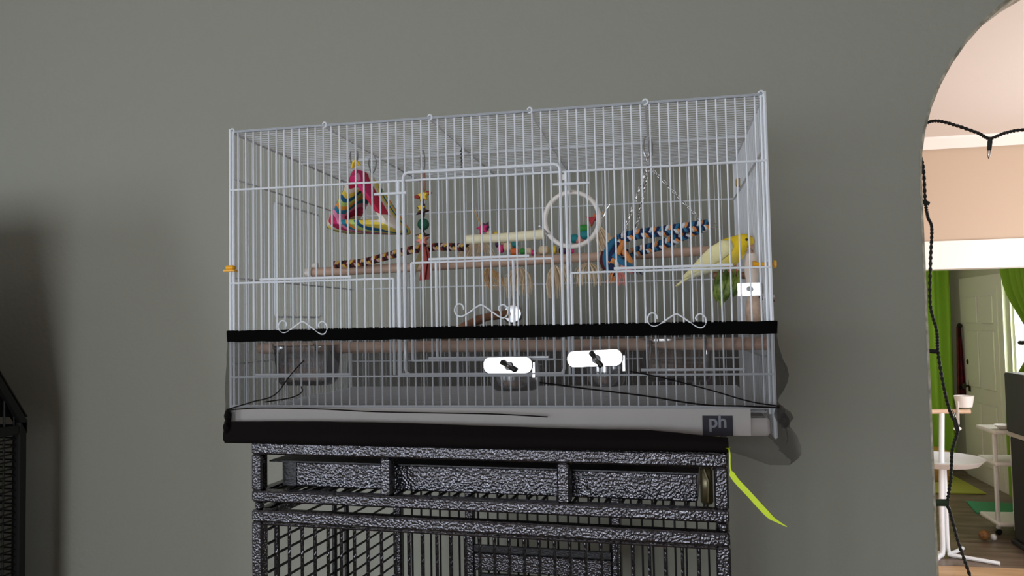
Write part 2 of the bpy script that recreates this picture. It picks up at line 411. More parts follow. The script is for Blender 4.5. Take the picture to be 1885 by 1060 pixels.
for (xa, xb, z) in ((0, W, 0.3567), (0, 0.2523, 0.2185), (0.5046, W, 0.2185), (0, W, 0.081), (0.279, 0.479, 0.2395), (0.279, 0.479, 0.1025)):
    rod(railw, 'rail', fp, bb, (xa, -0.002, z), 'x', xb-xa)
for (xa, xb, z) in ((0.0496, 0.1908, 0.2225), (0.3055, 0.448, 0.2435), (0.562, 0.715, 0.2225), (0.042, 0.189, 0.0845), (0.3035, 0.4715, 0.1058), (0.262, 0.493, 0.0838), (0.594, 0.7255, 0.0875), (0.2265, 0.2742, 0.3388), (0.4824, 0.5319, 0.3393)):
    rod(guide, 'guide_wire', fp, bb, (xa, -0.0052, z), 'x', xb-xa)
for x in (0.2523, 0.5046, 0.2793, 0.4794, 0.315, 0.425): rod(guide, 'door_upright', fp, bb, (x, -0.0015, 0.083 if x in (0.2523, 0.5046) else 0.1025), 'z', (0.2185 if x in (0.2523, 0.5046) else 0.2395)-(0.083 if x in (0.2523, 0.5046) else 0.1025))
dr = part(BC, 'front_door', rect_loop(MB(), 'y', -0.004, 0.2695, 0.4925, 0.083, 0.3675, 0.0021, 0.008), M_cage)
for x in (0.2615, 0.5): part(BC, 'door_frame', MB().tube([(x, -0.002, 0.081), (x, -0.002, 0.3567)], 0.002, 6), M_cage)
sp = [(385, 262), (383, 245), (370, 232), (352, 233), (339, 250), (337, 272), (350, 291), (375, 297), (410, 280), (445, 256), (478, 239), (505, 252), (550, 285), (582, 306), (606, 307), (622, 286), (619, 258), (600, 240), (580, 247), (573, 262), (580, 272)]
def scroll(cx, cz): return MB().tube(curve_pts([(cx+(u-480)*0.000262, -0.0065, cz-(v-268)*0.000262) for u, v in sp], 3), 0.0011, 6)
for cx, cz in ((0.380, 0.1705), (0.642, 0.1525), (0.1166, 0.1525)): part(BC, 'scroll_ornament', scroll(cx, cz), M_cage)
# back, sides, top
bp = part(BC, 'back_panel', rect_loop(MB(), 'y', D, 0, W, 0.0, H, 0.002), M_cage)
for i in range(1, N): rod(side_w, 'bar', bp, bb, (i*W/N, D, 0.0), 'z', H)
for z in (0.376, 0.227, 0.081): rod(railw, 'rail', bp, bb, (0, D-0.002, z), 'x', W)
rs = None
NS = 36
for side, x in (('left', 0.0), ('right', W)):
    p_ = part(BC, 'side_panel', rect_loop(MB(), 'x', x, 0, D, 0.0, H, 0.002), M_cage)
    for i in range(1, NS): rod(side_w, 'bar', p_, bb, (x, i*D/NS, 0.0), 'z', H)
    for z in (0.375, 0.227, 0.1): rod(railw, 'rail', p_, bb, (x+(0.002 if x == 0 else -0.002), 0, z), 'y', D)
    fr = rect_loop(MB(), 'x', x+(-0.003 if x == 0 else 0.003), 0.14, 0.31, 0.17, 0.36, 0.0018, 0.006)
    part(BC, 'side_door', fr, M_cage)
tp = part(BC, 'top_panel', rect_loop(MB(), 'z', H, 0, W, 0, D, 0.0021), M_cage)
for i in range(1, NS): rod(top_w, 'bar', tp, bb, (0, i*D/NS, H), 'x', W)
for x in (0.150, 0.309, 0.452, 0.609): rod(railw, 'rail', tp, bb, (x, 0, H-0.002), 'y', D)
part(BC, 'cross_wire', MB().tube([(0, D*0.5, H-0.003), (W, D*0.5, H-0.003)], 0.0017, 6), M_cage)
for x in (0.004, 0.150, 0.309, 0.452, 0.609, W-0.004):
    part(BC, 'wire_hook', MB().torus((x, -0.0005, H+0.001), 0.0036, 0.0013, (0.4, 1, 0.2), 10, 6), M_cage)
for x, y in ((0.0, 0.0), (W, 0.0), (0.0, D), (W, D)):
    part(BC, 'corner_post', MB().tube([(x, y, 0), (x, y, H+0.004)], 0.0024, 8), M_cage)
for x in (0.0, W): part(BC, 'edge_wire', MB().tube([(x+(0.0055 if x == 0 else -0.0055), 0, 0.03), (x+(0.0045 if x == 0 else -0.0045), 0, H)], 0.0019, 6), M_cage)
# amber clips at the cage sides
part(BC, 'perch_clip', MB().box((-0.006, -0.006, 0.2385), (0.007, 0.004, 0.245), 0.0015).box((-0.008, -0.007, 0.236), (0.009, 0.005, 0.2385)), M_yclip)
part(BC, 'perch_clip', MB().lathe([(0.0025, 0.008), (0.003, 0.0), (0.0035, -0.01), (0.0055, -0.014), (0.0055, -0.016)][::-1], (W-0.004, 0.01, 0.2225), 10, 'x').lathe([(0.0055, 0.006), (0.0055, 0.009)], (W, 0.01, 0.2225), 10, 'x'), M_yclip)
part(BC, 'perch_clip', MB().box((W-0.007, 0.34, 0.381), (W+0.001, 0.352, 0.396), 0.002), pm('dull_amber_plastic', 170, 140, 60))
# tray with sticker
tray = part(BC, 'tray', MB().box((0.006, 0.0035, 0.001), (W-0.006, D-0.006, 0.024), 0.003).box((0.004, 0.0, 0.002), (W-0.03, 0.0035, 0.0365)), M_tray)
part(BC, 'tray_liner', MB().box((0.012, 0.006, 0.0245), (W-0.012, D-0.012, 0.0265)), M_liner)
gr = MB()
for i in range(1, 30): gr.tube([(0.008, i*D/30, 0.0305), (W-0.008, i*D/30, 0.0305)], 0.0009, 4)
tag(part(BC, 'floor_grate', gr, M_cage), kind='stuff')
stick = part(BC, 'sticker', MB().box((0.6713, -0.0012, 0.0015), (0.7094, -0.0002, 0.0275)), M_navy)
def text_mesh(body, size, m, name, ext=0.0002):
    cu = bpy.data.curves.new(name, 'FONT'); cu.body = body; cu.size = size; cu.extrude = ext; cu.offset = size*0.02; cu.align_x = 'CENTER'
    to = bpy.data.objects.new(name, cu); C.objects.link(to)
    bpy.context.view_layer.update()
    me = bpy.data.meshes.new_from_object(to.evaluated_get(bpy.context.evaluated_depsgraph_get()))
    bpy.data.objects.remove(to); me.materials.clear(); me.materials.append(m)
    return me
me = text_mesh('ph', 0.0235, M_print, 'lettering')
lo = bpy.data.objects.new('lettering', me); C.objects.link(lo); lo.parent = stick
lo.location = (0.6905-bb[0], -0.0014-bb[1], 0.0125-bb[2]); lo.rotation_euler = (PI/2, 0, 0); lo['label'] = 'pale letters ph'

# ------------------------------------------------------------------ seed guard round the lower part of the cage
SG = thing('seed_guard', 'sheer black mesh seed guard with elastic band around the birdcage', 'seed guard', (W/2, D/2, 0))
def perimeter(n_long, n_short, off, corner=0.012):
    """points and outward normals round the cage footprint, counter-clockwise from the front left corner"""
    out = []
    for i in range(n_long): out.append((W*i/n_long, 0.0, 0, -1, 'f', i/n_long))
    for i in range(n_short): out.append((W, D*i/n_short, 1, 0, 'r', i/n_short))
    for i in range(n_long): out.append((W*(1-i/n_long), D, 0, 1, 'b', i/n_long))
    for i in range(n_short): out.append((0.0, D*(1-i/n_short), -1, 0, 'l', i/n_short))
    # round corners: blend the normals
    m = len(out); res = []
    for k in range(m):
        nx = sum(out[(k+j) % m][2] for j in (-1, 0, 1)); ny = sum(out[(k+j) % m][3] for j in (-1, 0, 1))
        l = math.hypot(nx, ny); res.append((out[k][0], out[k][1], nx/l, ny/l, out[k][4], out[k][5]))
    return res
PR = perimeter(110, 64, 0)
def lerp_prof(prof, z):
    for (za, oa), (zb, ob) in zip(prof, prof[1:]):
        if za >= z >= zb: return oa+(ob-oa)*(za-z)/(za-zb)
    return prof[-1][1]
def nz(a, b, s): return math.sin(a*3.1+s)*0.5+math.sin(a*7.7+b*2.3+s*1.7)*0.3+math.sin(a*17.3-b*5.1+s*0.3)*0.2
def skirt_off(side, u, z, x):
    base = lerp_prof([(0.15, 0.005), (0.12, 0.0065), (0.07, 0.009), (0.04, 0.009), (0.028, 0.011), (0.012, 0.015), (0.0, 0.019), (-0.008, 0.018), (-0.014, 0.006), (-0.03, -0.02)], z)
    if side == 'f' and z < 0.03: base = 0.006+(base-0.006)*(0.25+0.75*min(1.0, x/0.09))
    wob = 0.0016*nz(u*9, z*40, 1.0)*(1 if z < 0.12 else 0)
    if side == 'f': base += max(0.0, 0.03*(x/W))*max(0, min(1, (0.02-z)/0.02)) if z < 0.02 else 0
    if side == 'r':
        base += 0.022*math.exp(-((z-0.082)/0.020)**2)*math.exp(-((u-0.30)/0.34)**2)
        base += 0.012*math.exp(-((z-0.028)/0.008)**2)
        base -= 0.006*math.exp(-((z-0.048)/0.010)**2)
        base += 0.010*math.exp(-((z+0.004)/0.014)**2)*(1+0.4*nz(u*6, 0, 2))
    if side == 'l':
        base += 0.004*math.exp(-((z-0.06)/0.012)**2)+0.004*nz(u*5, z*60, 3)*(1 if z < 0.1 else 0)
        base -= 0.009*math.exp(-((z-0.012)/0.006)**2); base = min(base, 0.004) if z < 0.02 else base
    return base+wob
zs = [0.147, 0.138, 0.128, 0.115, 0.1, 0.09, 0.08, 0.07, 0.06, 0.052, 0.045, 0.038, 0.032, 0.026, 0.020, 0.014, 0.008, 0.003, -0.002, -0.006, -0.009, -0.0115, -0.0125]
def droop(x, side, z):
    """the loose cloth sags past the right end of the dark cage"""
    k = max(0.0, min(1.0, (x-0.70)/0.05))
    return z-0.016*k*max(0.0, min(1.0, (0.006-z)/0.016))
grid = []
for z in zs:
    grid.append([(x+nx*skirt_off(sd, u, z, x), y+ny*skirt_off(sd, u, z, x), droop(x+nx*0.02, sd, z+0.001*nz(u*8, z*9, 4))) for (x, y, nx, ny, sd, u) in PR])
ib = [k for k, p_ in enumerate(PR) if p_[4] == 'b'] + [next(k for k, p_ in enumerate(PR) if p_[4] == 'l')]
io = [k for k, p_ in enumerate(PR) if p_[4] == 'l'] + [k for k, p_ in enumerate(PR) if p_[4] in 'fr'] + [ib[0]]
part(SG, 'mesh_skirt', MB().sheet([[row[k] for k in io] for row in grid]), M_sheer, 180)
tag(part(SG, 'shade_mesh', MB().sheet([[row[k] for k in ib] for row in grid]), M_sheer2, 180), 'back mesh made denser in place of shade behind the cage')  # back of the skirt; the shade there is put into its opacity
# elastic band
band = []
for z, o in ((0.1335, 0.004), (0.1325, 0.0065), (0.148, 0.0075), (0.149, 0.0055), (0.1335, 0.004)):
    band.append([(x+nx*o, y+ny*o, z+0.0006*nz(u*30, 1, 2)) for (x, y, nx, ny, sd, u) in PR])
part(SG, 'elastic_band', MB().loft(band, closed=True, caps=False), M_black, 50)
# gathered opaque hem: front, left and back
def hem_grid(sel, zz, push=0.003):
    rows = []
    for z in zz:
        row = []
        for (x, y, nx, ny, sd, u) in sel:
            edge = 0.0165+0.0035*math.sin(x*7+0.6)-0.008*max(0, (x-0.6)/0.1) if sd == 'f' else 0.014
            z2 = -0.0125+(edge+0.0125)*(z+0.0125)/(0.0125+0.016)
            o = skirt_off(sd, u, z2, x)+push
            row.append((x+nx*o, y+ny*o, z2-0.0008))
        rows.append(row)
    return rows
sel = [p for p in PR if p[4] in 'bl'] + [p for p in PR if p[4] == 'f' and p[0] < 0.70]
part(SG, 'gathered_hem', MB().sheet(hem_grid(sel, [0.016, 0.012, 0.008, 0.004, 0, -0.004, -0.008, -0.0125])), M_hem, 180)
# drawn folds (cords in the cloth)
def fold(pts, r=0.0011): part(SG, 'fold', MB().tube(curve_pts(pts, 6), r, 5), M_hem)
fold([(0.0, -0.012, 0.034), (0.05, -0.0135, 0.0375), (0.14, -0.0135, 0.0365), (0.22, -0.0135, 0.033), (0.3, -0.0135, 0.0315), (0.40, -0.0135, 0.030), (0.47, -0.0135, 0.0265)], 0.0009)
fold([(W+0.004, -0.011, 0.039), (0.72, -0.0125, 0.041), (0.67, -0.0125, 0.043), (0.60, -0.0125, 0.054), (0.52, -0.0125, 0.064), (0.46, -0.0125, 0.072)], 0.0011)
fold([(W+0.004, -0.011, 0.041), (0.73, -0.0115, 0.047), (0.68, -0.0115, 0.062), (0.62, -0.0115, 0.078), (0.58, -0.0115, 0.086)], 0.0009)
fold([(0.0, -0.011, 0.035), (0.04, -0.0115, 0.046), (0.075, -0.0115, 0.056), (0.10, -0.0105, 0.085), (0.12, -0.010, 0.105)], 0.0009)
fold([(0.06, -0.0115, 0.046), (0.10, -0.0115, 0.052), (0.117, -0.0115, 0.060), (0.116, -0.0115, 0.068)], 0.0009)
# knotted bunches at the front corners
for (x, y, z, r) in ((-0.004, -0.008, 0.026, 0.008), (-0.003, -0.012, 0.011, 0.009), (W+0.008, -0.006, 0.030, 0.010), (W+0.012, -0.008, 0.022, 0.008)):
    b = MB(); rg = []
    for i in range(9):
        v = i/8; k = math.sin(PI*(0.06+0.88*v))**0.6
        rg.append([(x+(0.004 if x < 0.3 else -0.002)+r*(0.62+0.2*math.sin(3*2*PI*j/14+v*4+z*300))*k*math.cos(2*PI*j/14), y+r*(0.62+0.2*math.sin(2*2*PI*j/14-v*3))*k*math.sin(2*PI*j/14), z+r*1.15*(2*v-1)) for j in range(14)])
    b.loft(rg); part(SG, 'bunched_corner', b, M_hem if x < 0.3 else M_sheer)

# ------------------------------------------------------------------ the dark hammered cage underneath
SA = -math.atan2(0.047, 0.67); SW, SD = 0.669, 0.52
ST = thing('parrot_cage', 'large hammered graphite metal cage carrying the white birdcage', 'cage', (0.031, 0.0, F))
ST.rotation_euler = (0, 0, SA); ST['base'] = [0.0, 0.0, F]      # parts use the cage's own axes
sb = (0.0, 0.0, F)
T = 0.0175
def sq(b, lo, hi): b.box(lo, hi, 0.0025)
z1, z2, z3, z4, z5, z6 = -0.013, -0.031, -0.083, -0.0990, -0.111, -0.1275
def rail(name, lo, hi, m=M_ham): return part(ST, name, MB().box(lo, hi, 0.0025), m, 30)
for (y0, y1) in ((0.0, T), (SD-T, SD)):
    rail('top_rail', (0, y0, z2), (SW, y1, z1)); rail('tray_rail', (0, y0, z4), (SW, y1, z3)); rail('body_rail', (0, y0, z6), (SW, y1, z5))
for (x0, x1) in ((0.0, T), (SW-T, SW)):
    rail('side_rail', (x0, T, z2), (x1, SD-T, z1)); rail('side_rail', (x0, T, z4), (x1, SD-T, z3)); rail('side_rail', (x0, T, z6), (x1, SD-T, z5))
    for (y0, y1) in ((0.0, T), (SD-T, SD)):
        rail('post', (x0, y0, z3), (x1, y1, z2))
        rail('spacer', (x0+0.003, y0+0.003, z5), (x1-0.003, y1-0.003, z4))
        rail('leg', (x0, y0, F), (x1, y1, z6))
for (x0, x1) in ((0.2027, 0.2193), (0.4527, 0.4700)):
    rail('mullion', (x0, 0, z3), (x1, T, z2))
# lower rails of the body
for (y0, y1) in ((0.0, T), (SD-T, SD)): rail('base_rail', (T, y0, F+0.30), (SW-T, y1, F+0.318))
for (x0, x1) in ((0.0, T), (SW-T, SW)): rail('base_rail', (x0, T, F+0.30), (x1, SD-T, F+0.318))
# sheet-metal tray in the upper frame, resting on a grate
tb = part(ST, 'drawer_tray', MB().box((0.034, 0.031, -0.0815), (0.6305, SD-0.03, -0.0455), 0.002), M_ham, 30)
part(ST, 'tray_lip', MB().box((0.014, 0.026, -0.0455), (0.6325, SD-0.025, -0.0435)), M_dark, 30, parent=tb)
part(ST, 'corner_fold', MB().box((0.0338, 0.0296, -0.080), (0.056, 0.031, -0.0465)), M_dark, 30, parent=tb)
part(ST, 'pressed_seam', MB().box((0.06, 0.0302, -0.0535), (0.6295, 0.031, -0.0525)), M_dark, 30, parent=tb)
for i in range(30):
    x = 0.03+i*(SW-0.06)/29
    part(ST, 'grate_bar', MB().tube([(x, T, -0.0845), (x, SD-T, -0.0845)], 0.0022, 5), M_dark)
part(ST, 'catch', MB().box((0.6345, 0.012, -0.080), (0.650, 0.028, -0.034), 0.003).tube([(0.640, 0.013, -0.036), (0.645, 0.008, -0.05), (0.644, 0.011, -0.076)], 0.0018, 6), M_olive)
# bars
fbar = unit_bar('bar', 0.0024, M_ham); dbar = unit_bar('bar', 0.0022, M_dark)
NB = 31
for i in range(1, NB):
    x = T+(SW-2*T)*i/NB
    rod(fbar, 'front_bar', ST, sb, (x, 0.006, F+0.31), 'z', z6-0.004-F-0.31)
    rod(dbar, 'back_bar', ST, sb, (x, SD-0.006, F+0.31), 'z', z3-F-0.31-0.002)
part(ST, 'front_wire', MB().tube([(T, 0.004, z6-0.003), (SW-T, 0.004, z6-0.003)], 0.0022, 6), M_ham)
nh = int((z4-F-0.31)/0.021)
for x in (0.006, SW-0.006):
    for i in range(nh): rod(dbar, 'side_bar', ST, sb, (x, T, z4-0.006-0.021*i), 'y', SD-2*T)
    for y in (0.058, 0.2406, 0.2854): rail('side_upright', (x-0.004, y-0.004, F+0.318), (x+0.004, y+0.004, z4), M_dark)
# nest-box door in the back panel
bx0, bx1 = 0.178, 0.452; yb = SD-0.03
rail('back_door_post', (bx0-0.018, yb, -0.62), (bx0, yb+0.016, z5)); rail('back_door_post', (bx1, yb, -0.62), (bx1+0.018, yb+0.016, z5))
bd = part(ST, 'back_door', MB().box((bx0, yb, -0.335), (bx1, yb+0.012, -0.300), 0.002), M_ham, 30)
part(ST, 'door_slat', MB().box((bx0, yb, -0.385), (bx1, yb+0.012, -0.350), 0.002), M_ham, 30, parent=bd)
part(ST, 'door_slat', MB().box((bx0+0.012, yb-0.002, -0.348), (bx1-0.03, yb+0.004, -0.339), 0.001), M_dark, 30, parent=bd)
part(ST, 'door_slat', MB().box((bx0, yb, -0.299), (bx1, yb+0.006, -0.285), 0.001), M_dark, 30, parent=bd)

# lime ribbon tied round the right post
b = MB(); rp = curve_pts([(0.690, 0.02, -0.002), (0.6985, -0.0485, -0.006), (0.7005, -0.0505, -0.013), (0.7025, -0.049, -0.038), (0.723, -0.0495, -0.063), (0.7435, -0.0505, -0.086), (0.752, -0.0505, -0.0925), (0.7645, -0.0505, -0.0995)], 6)
g = []
for i, p in enumerate(rp):
    wd = 0.0034*(1 if i < 7 else 0.25 if i < 18 else 1 if i < len(rp)-14 else max(0.15, (len(rp)-i)/14))
    t = (rp[min(i+1, len(rp)-1)]-rp[max(i-1, 0)]).normalized(); n = Vector((0, -1, 0)).cross(t).normalized() if abs(t.y) < 0.95 else Vector((1, 0, 0))
    g.append([p-n*wd, p+n*wd])
b.sheet(g, 0.0006, (0, -1, 0))
tag(b.build('ribbon', M_lime, None, (0.70, -0.05, -0.05), 60), 'neon lime ribbon hanging from the top right corner of the dark cage', 'ribbon')

# ------------------------------------------------------------------ black cage at the left edge
LX0, LX1, LY0, LY1 = -1.50, -0.90, -0.08, 0.602
LC = thing('black_cage', 'tall black gable-topped cage cut off by the left edge of the photo', 'cage', ((LX0+LX1)/2, (LY0+LY1)/2, F))
lb = tuple(LC['base'])
ZE = -0.062; ZA = 0.42; YM = (LY0+LY1)/2
def lpart(name, lo, hi, m=M_blk): return part(LC, name, MB().box(lo, hi, 0.003), m, 30)
for x in (LX0, LX1-0.022):
    for y in (LY0, LY1-0.024): lpart('post', (x, y, F), (x+0.022, y+0.024, ZE))
for x in (LX0, LX1-0.022):
    part(LC, 'gable_rail', MB().prism([(LY0, ZE-0.03), (YM, ZA-0.03), (LY1, ZE-0.03), (LY1, ZE), (YM, ZA), (LY0, ZE)], x, x+0.022, 'x'), M_blk, 30)
    lpart('eave_rail', (x, LY0+0.024, ZE-0.03), (x+0.022, LY1-0.024, ZE-0.008))
    lpart('base_rail', (x, LY0+0.024, F+0.25), (x+0.022, LY1-0.024, F+0.27))
for y in (LY0, LY1-0.022):
    lpart('eave_rail', (LX0+0.022, y, ZE-0.03), (LX1-0.022, y+0.022, ZE-0.008)); lpart('base_rail', (LX0+0.022, y, F+0.25), (LX1-0.022, y+0.022, F+0.27))
lpart('ridge_rail', (LX0+0.022, YM-0.01, ZA-0.025), (LX1-0.022, YM+0.01, ZA-0.003))
kb = unit_bar('bar', 0.0022, M_blk)
nbl = int((ZE-0.03-F-0.27)/0.0175)
for i in range(nbl):
    z = ZE-0.04-0.0175*i
    rod(kb, 'bar', LC, lb, (LX1-0.01, LY0+0.02, z), 'y', LY1-LY0-0.04)
    rod(kb, 'bar', LC, lb, (LX0+0.02, LY1-0.01, z), 'x', LX1-LX0-0.04)
for i in range(1, 12): rod(kb, 'upright', LC, lb, (LX1-0.012, LY0+(LY1-LY0)*i/12, F+0.26), 'z', ZE-0.02-F-0.26)
for i in range(1, 24):
    y = LY0+(LY1-LY0)*i/24; zt = ZE+(ZA-ZE)*(1-abs(y-YM)/(YM-LY0))
    rod(kb, 'gable_bar', LC, lb, (LX1-0.011, y, ZE-0.02), 'z', max(0.01, zt-ZE))
# unseen cloth added over front, far side and roof to deepen its wall shadow
part(LC, 'shadow_cloth', MB().box((LX0-0.012, LY0-0.012, F+0.2), (LX1+0.002, LY0-0.004, ZE), 0.002).box((LX0-0.014, LY0, F+0.2), (LX0-0.006, LY1, ZE), 0.002)
     .sheet([[(LX0-0.01, LY0-0.008, ZE), (LX1, LY0-0.008, ZE)], [(LX0-0.01, YM, ZA+0.006), (LX1, YM, ZA+0.006)], [(LX0-0.01, LY1, ZE+0.008), (LX1, LY1, ZE+0.008)]], 0.004, (0, 0, 1)), M_cloth, 30)

# ------------------------------------------------------------------ perches
def perch(name, a, e, r, m, label, jitter=0.0):
    pts = [Vector(a).lerp(Vector(e), i/14)+Vector((0, 0, jitter*math.sin(i*1.7))) for i in range(15)]
    b = MB(); b.tube(pts, r, 12)
    t = thing(name, label, 'perch', tuple(a)); part(t, 'dowel', b, m); return t
t = perch('wooden_perch', (0.004, 0.248, 0.249), (0.757, 0.335, 0.272), 0.0082, M_wood, 'long pinkish wooden perch crossing the cage behind the hanging toys')
part(t, 'end_cap', MB().lathe([(0.0095, -0.003), (0.0095, 0.010)], (0.0025, 0.248, 0.249), 12, 'x').lathe([(0.004, 0.010), (0.0045, 0.02)], (0.0025, 0.248, 0.2615), 8, 'x'), M_hoop)
perch('wooden_perch', (0.003, 0.077, 0.1205), (0.758, 0.017, 0.1195), 0.0085, M_wood, 'low brown wooden perch just below the black elastic band')
t = thing('branch_perch', 'short crooked branch perch with a shiny steel washer', 'perch', (0.345, 0.40, 0.17))
part(t, 'branch', MB().tube(curve_pts([(0.236, 0.30, 0.112), (0.262, 0.33, 0.142), (0.285, 0.355, 0.158), (0.312, 0.38, 0.167), (0.336, 0.40, 0.170)], 5), [0.008+0.001*math.sin(i*1.3) for i in range(21)], 10), M_bark)
part(t, 'washer', MB().lathe([(0.004, -0.0045), (0.016, -0.0035), (0.0195, -0.001), (0.0195, 0.002)], (0.345, 0.402, 0.17), 24, 'y'), M_steel, 5)
t = thing('side_perch', 'short stub perch under the yellow bird on the right side panel', 'perch', (0.757, 0.15, 0.2165))
part(t, 'dowel', MB().tube([(0.758, 0.15, 0.2165), (0.700, 0.15, 0.2175)], 0.0055, 10), M_bark)
part(t, 'washer', MB().lathe([(0.011, -0.002), (0.011, 0.001)], (0.757, 0.15, 0.2165), 14, 'x'), M_steel)

# ------------------------------------------------------------------ yellow bird
def bird_mat():
    m = mat('yellow_and_white_plumage', (1, 1, 1, 1), 0.85, bump=(350, 0.35, 0.002)); nt = m.node_tree; b = nt.nodes['Principled BSDF']
    tc = nt.nodes.new('ShaderNodeTexCoord'); sx = nt.nodes.new('ShaderNodeSeparateXYZ')
    ns = nt.nodes.new('ShaderNodeTexNoise'); ns.inputs['Scale'].default_value = 60
    # yellow towards head and back, cream towards breast and tail
    m1 = nt.nodes.new('ShaderNodeMath'); m1.operation = 'MULTIPLY_ADD'; m1.inputs[1].default_value = 14.0; m1.inputs[2].default_value = 0.28
    m2 = nt.nodes.new('ShaderNodeMath'); m2.operation = 'MULTIPLY_ADD'; m2.inputs[1].default_value = 12.0
    m3 = nt.nodes.new('ShaderNodeMath'); m3.operation = 'MULTIPLY_ADD'; m3.inputs[1].default_value = 0.35
    nt.links.new(tc.outputs['Object'], sx.inputs[0]); nt.links.new(tc.outputs['Object'], ns.inputs['Vector'])
    nt.links.new(sx.outputs['Z'], m1.inputs[0]); nt.links.new(sx.outputs['X'], m2.inputs[0]); nt.links.new(m1.outputs[0], m2.inputs[2])
    nt.links.new(ns.outputs['Fac'], m3.inputs[0]); nt.links.new(m2.outputs[0], m3.inputs[2])
    r = nt.nodes.new('ShaderNodeValToRGB'); cr = r.color_ramp
    cr.elements[0].position = 0.25; cr.elements[0].color = srgb(238, 234, 205); cr.elements[1].position = 1.0; cr.elements[1].color = srgb(240, 206, 36)
    e = cr.elements.new(0.62); e.color = srgb(240, 222, 120)
    nt.links.new(m3.outputs[0], r.inputs[0]); nt.links.new(r.outputs[0], b.inputs['Base Color']); return m
M_bird = bird_mat()
BD = thing('bird', 'small yellow bird with cream breast perched at the right side', 'bird', (0.722, 0.15, 0.222))
def bird_loft(secs, n=20):
    rings = []
    pts = [Vector((x, y, z)) for x, y, z, *_ in secs]
    for i, (x, y, z, ry, rz) in enumerate(secs):
        t = (pts[min(i+1, len(pts)-1)]-pts[max(i-1, 0)]).normalized()
        side = Vector((0, 1, 0)); up = t.cross(side).normalized()
        if up.z < 0: up = -up
        rings.append([pts[i]+side*ry*math.cos(2*PI*k/n)+up*rz*math.sin(2*PI*k/n) for k in range(n)])
    return rings
secs0 = [(0.660, 0.215, .006, .004), (0.672, 0.2225, .010, .0075), (0.684, 0.2300, .0145, .012), (0.697, 0.2375, .018, .0165), (0.710, 0.2445, .0200, .0200), (0.722, 0.2510, .0200, .0215), (0.7315, 0.2570, .0180, .0195), (0.7390, 0.2620, .0155, .0160), (0.7445, 0.2655, .0140, .0138), (0.7500, 0.2665, .0118, .0118), (0.7545, 0.2645, .0085, .0085), (0.7570, 0.2615, .0045, .0045)]
part(BD, 'body', MB().loft(bird_loft([(x, 0.15, z, a, c) for x, z, a, c in secs0])), M_bird, 80)
# folded wings and tail
for s in (-1, 1):
    wg = [(0.728, 0.262, .003, .006), (0.718, 0.258, .0045, .012), (0.704, 0.249, .0045, .013), (0.688, 0.238, .004, .0105), (0.672, 0.2265, .003, .006), (0.655, 0.2145, .0018, .0025)]
    offs = [0.0165, 0.0195, 0.0190, 0.0150, 0.0095, 0.005]
    part(BD, 'wing', MB().loft(bird_loft([(x, 0.15+s*o, z, a, c) for (x, z, a, c), o in zip(wg, offs)], 12)), mat('cream_wing', srgb(240, 232, 178), 0.85, bump=(300, 0.4, 0.002)), 80)
for k, (dz, dy) in enumerate(((0, 0), (-0.002, 0.003), (-0.002, -0.003))):
    part(BD, 'tail_feather', MB().loft(bird_loft([(0.676, 0.15+dy*0.4, 0.2245+dz*0.3, .005, .003), (0.660, 0.15+dy*0.7, 0.2145+dz*0.6, .0045, .0022), (0.6465-0.001*k, 0.15+dy, 0.2050+dz, .003, .0012)], 8)), mat('cream_wing', (1, 1, 1, 1)), 80)
part(BD, 'forehead', MB().loft(bird_loft([(0.7485, 0.15, 0.2705, .009, .0075), (0.7535, 0.15, 0.2685, .0075, .0068), (0.7578, 0.15, 0.2640, .0042, .0042)], 14)), pm('orange_plumage', 236, 160, 24, 0.85), 80)
part(BD, 'beak', MB().loft(bird_loft([(0.7530, 0.15, 0.2625, .0050, .0046), (0.7560, 0.15, 0.2575, .0042, .0040), (0.7568, 0.15, 0.2525, .0026, .0026), (0.7555, 0.15, 0.2480, .0007, .0007)], 12)), pm('pinkish_beak', 196, 142, 122, 0.45), 80)
for s in (-1, 1): part(BD, 'eye', MB().ball((0.7482, 0.15+s*0.0122, 0.2685), 0.0021, 10), pm('black_eye', 10, 10, 10, 0.15))
for s, x in ((-1, 0.722), (1, 0.733)):
    lg = MB().tube([(x, 0.15+s*0.007, 0.236), (x+0.001, 0.15+s*0.0075, 0.2265), (x+0.002, 0.15+s*0.008, 0.2245)], 0.0014, 6)
    for dx, dy in ((-0.004, 0.003), (0, 0.005), (0.004, 0.003), (0, -0.004)):
        lg.tube(curve_pts([(x+0.002, 0.15+s*0.008, 0.2245), (x+0.002+dx*0.7, 0.15+s*0.008+dy*0.7, 0.2240), (x+0.002+dx*1.2, 0.15+s*0.008+dy*1.3, 0.2215)], 3), 0.0011, 5)
    part(BD, 'leg', lg, pm('pink_orange_skin', 206, 140, 110, 0.6))
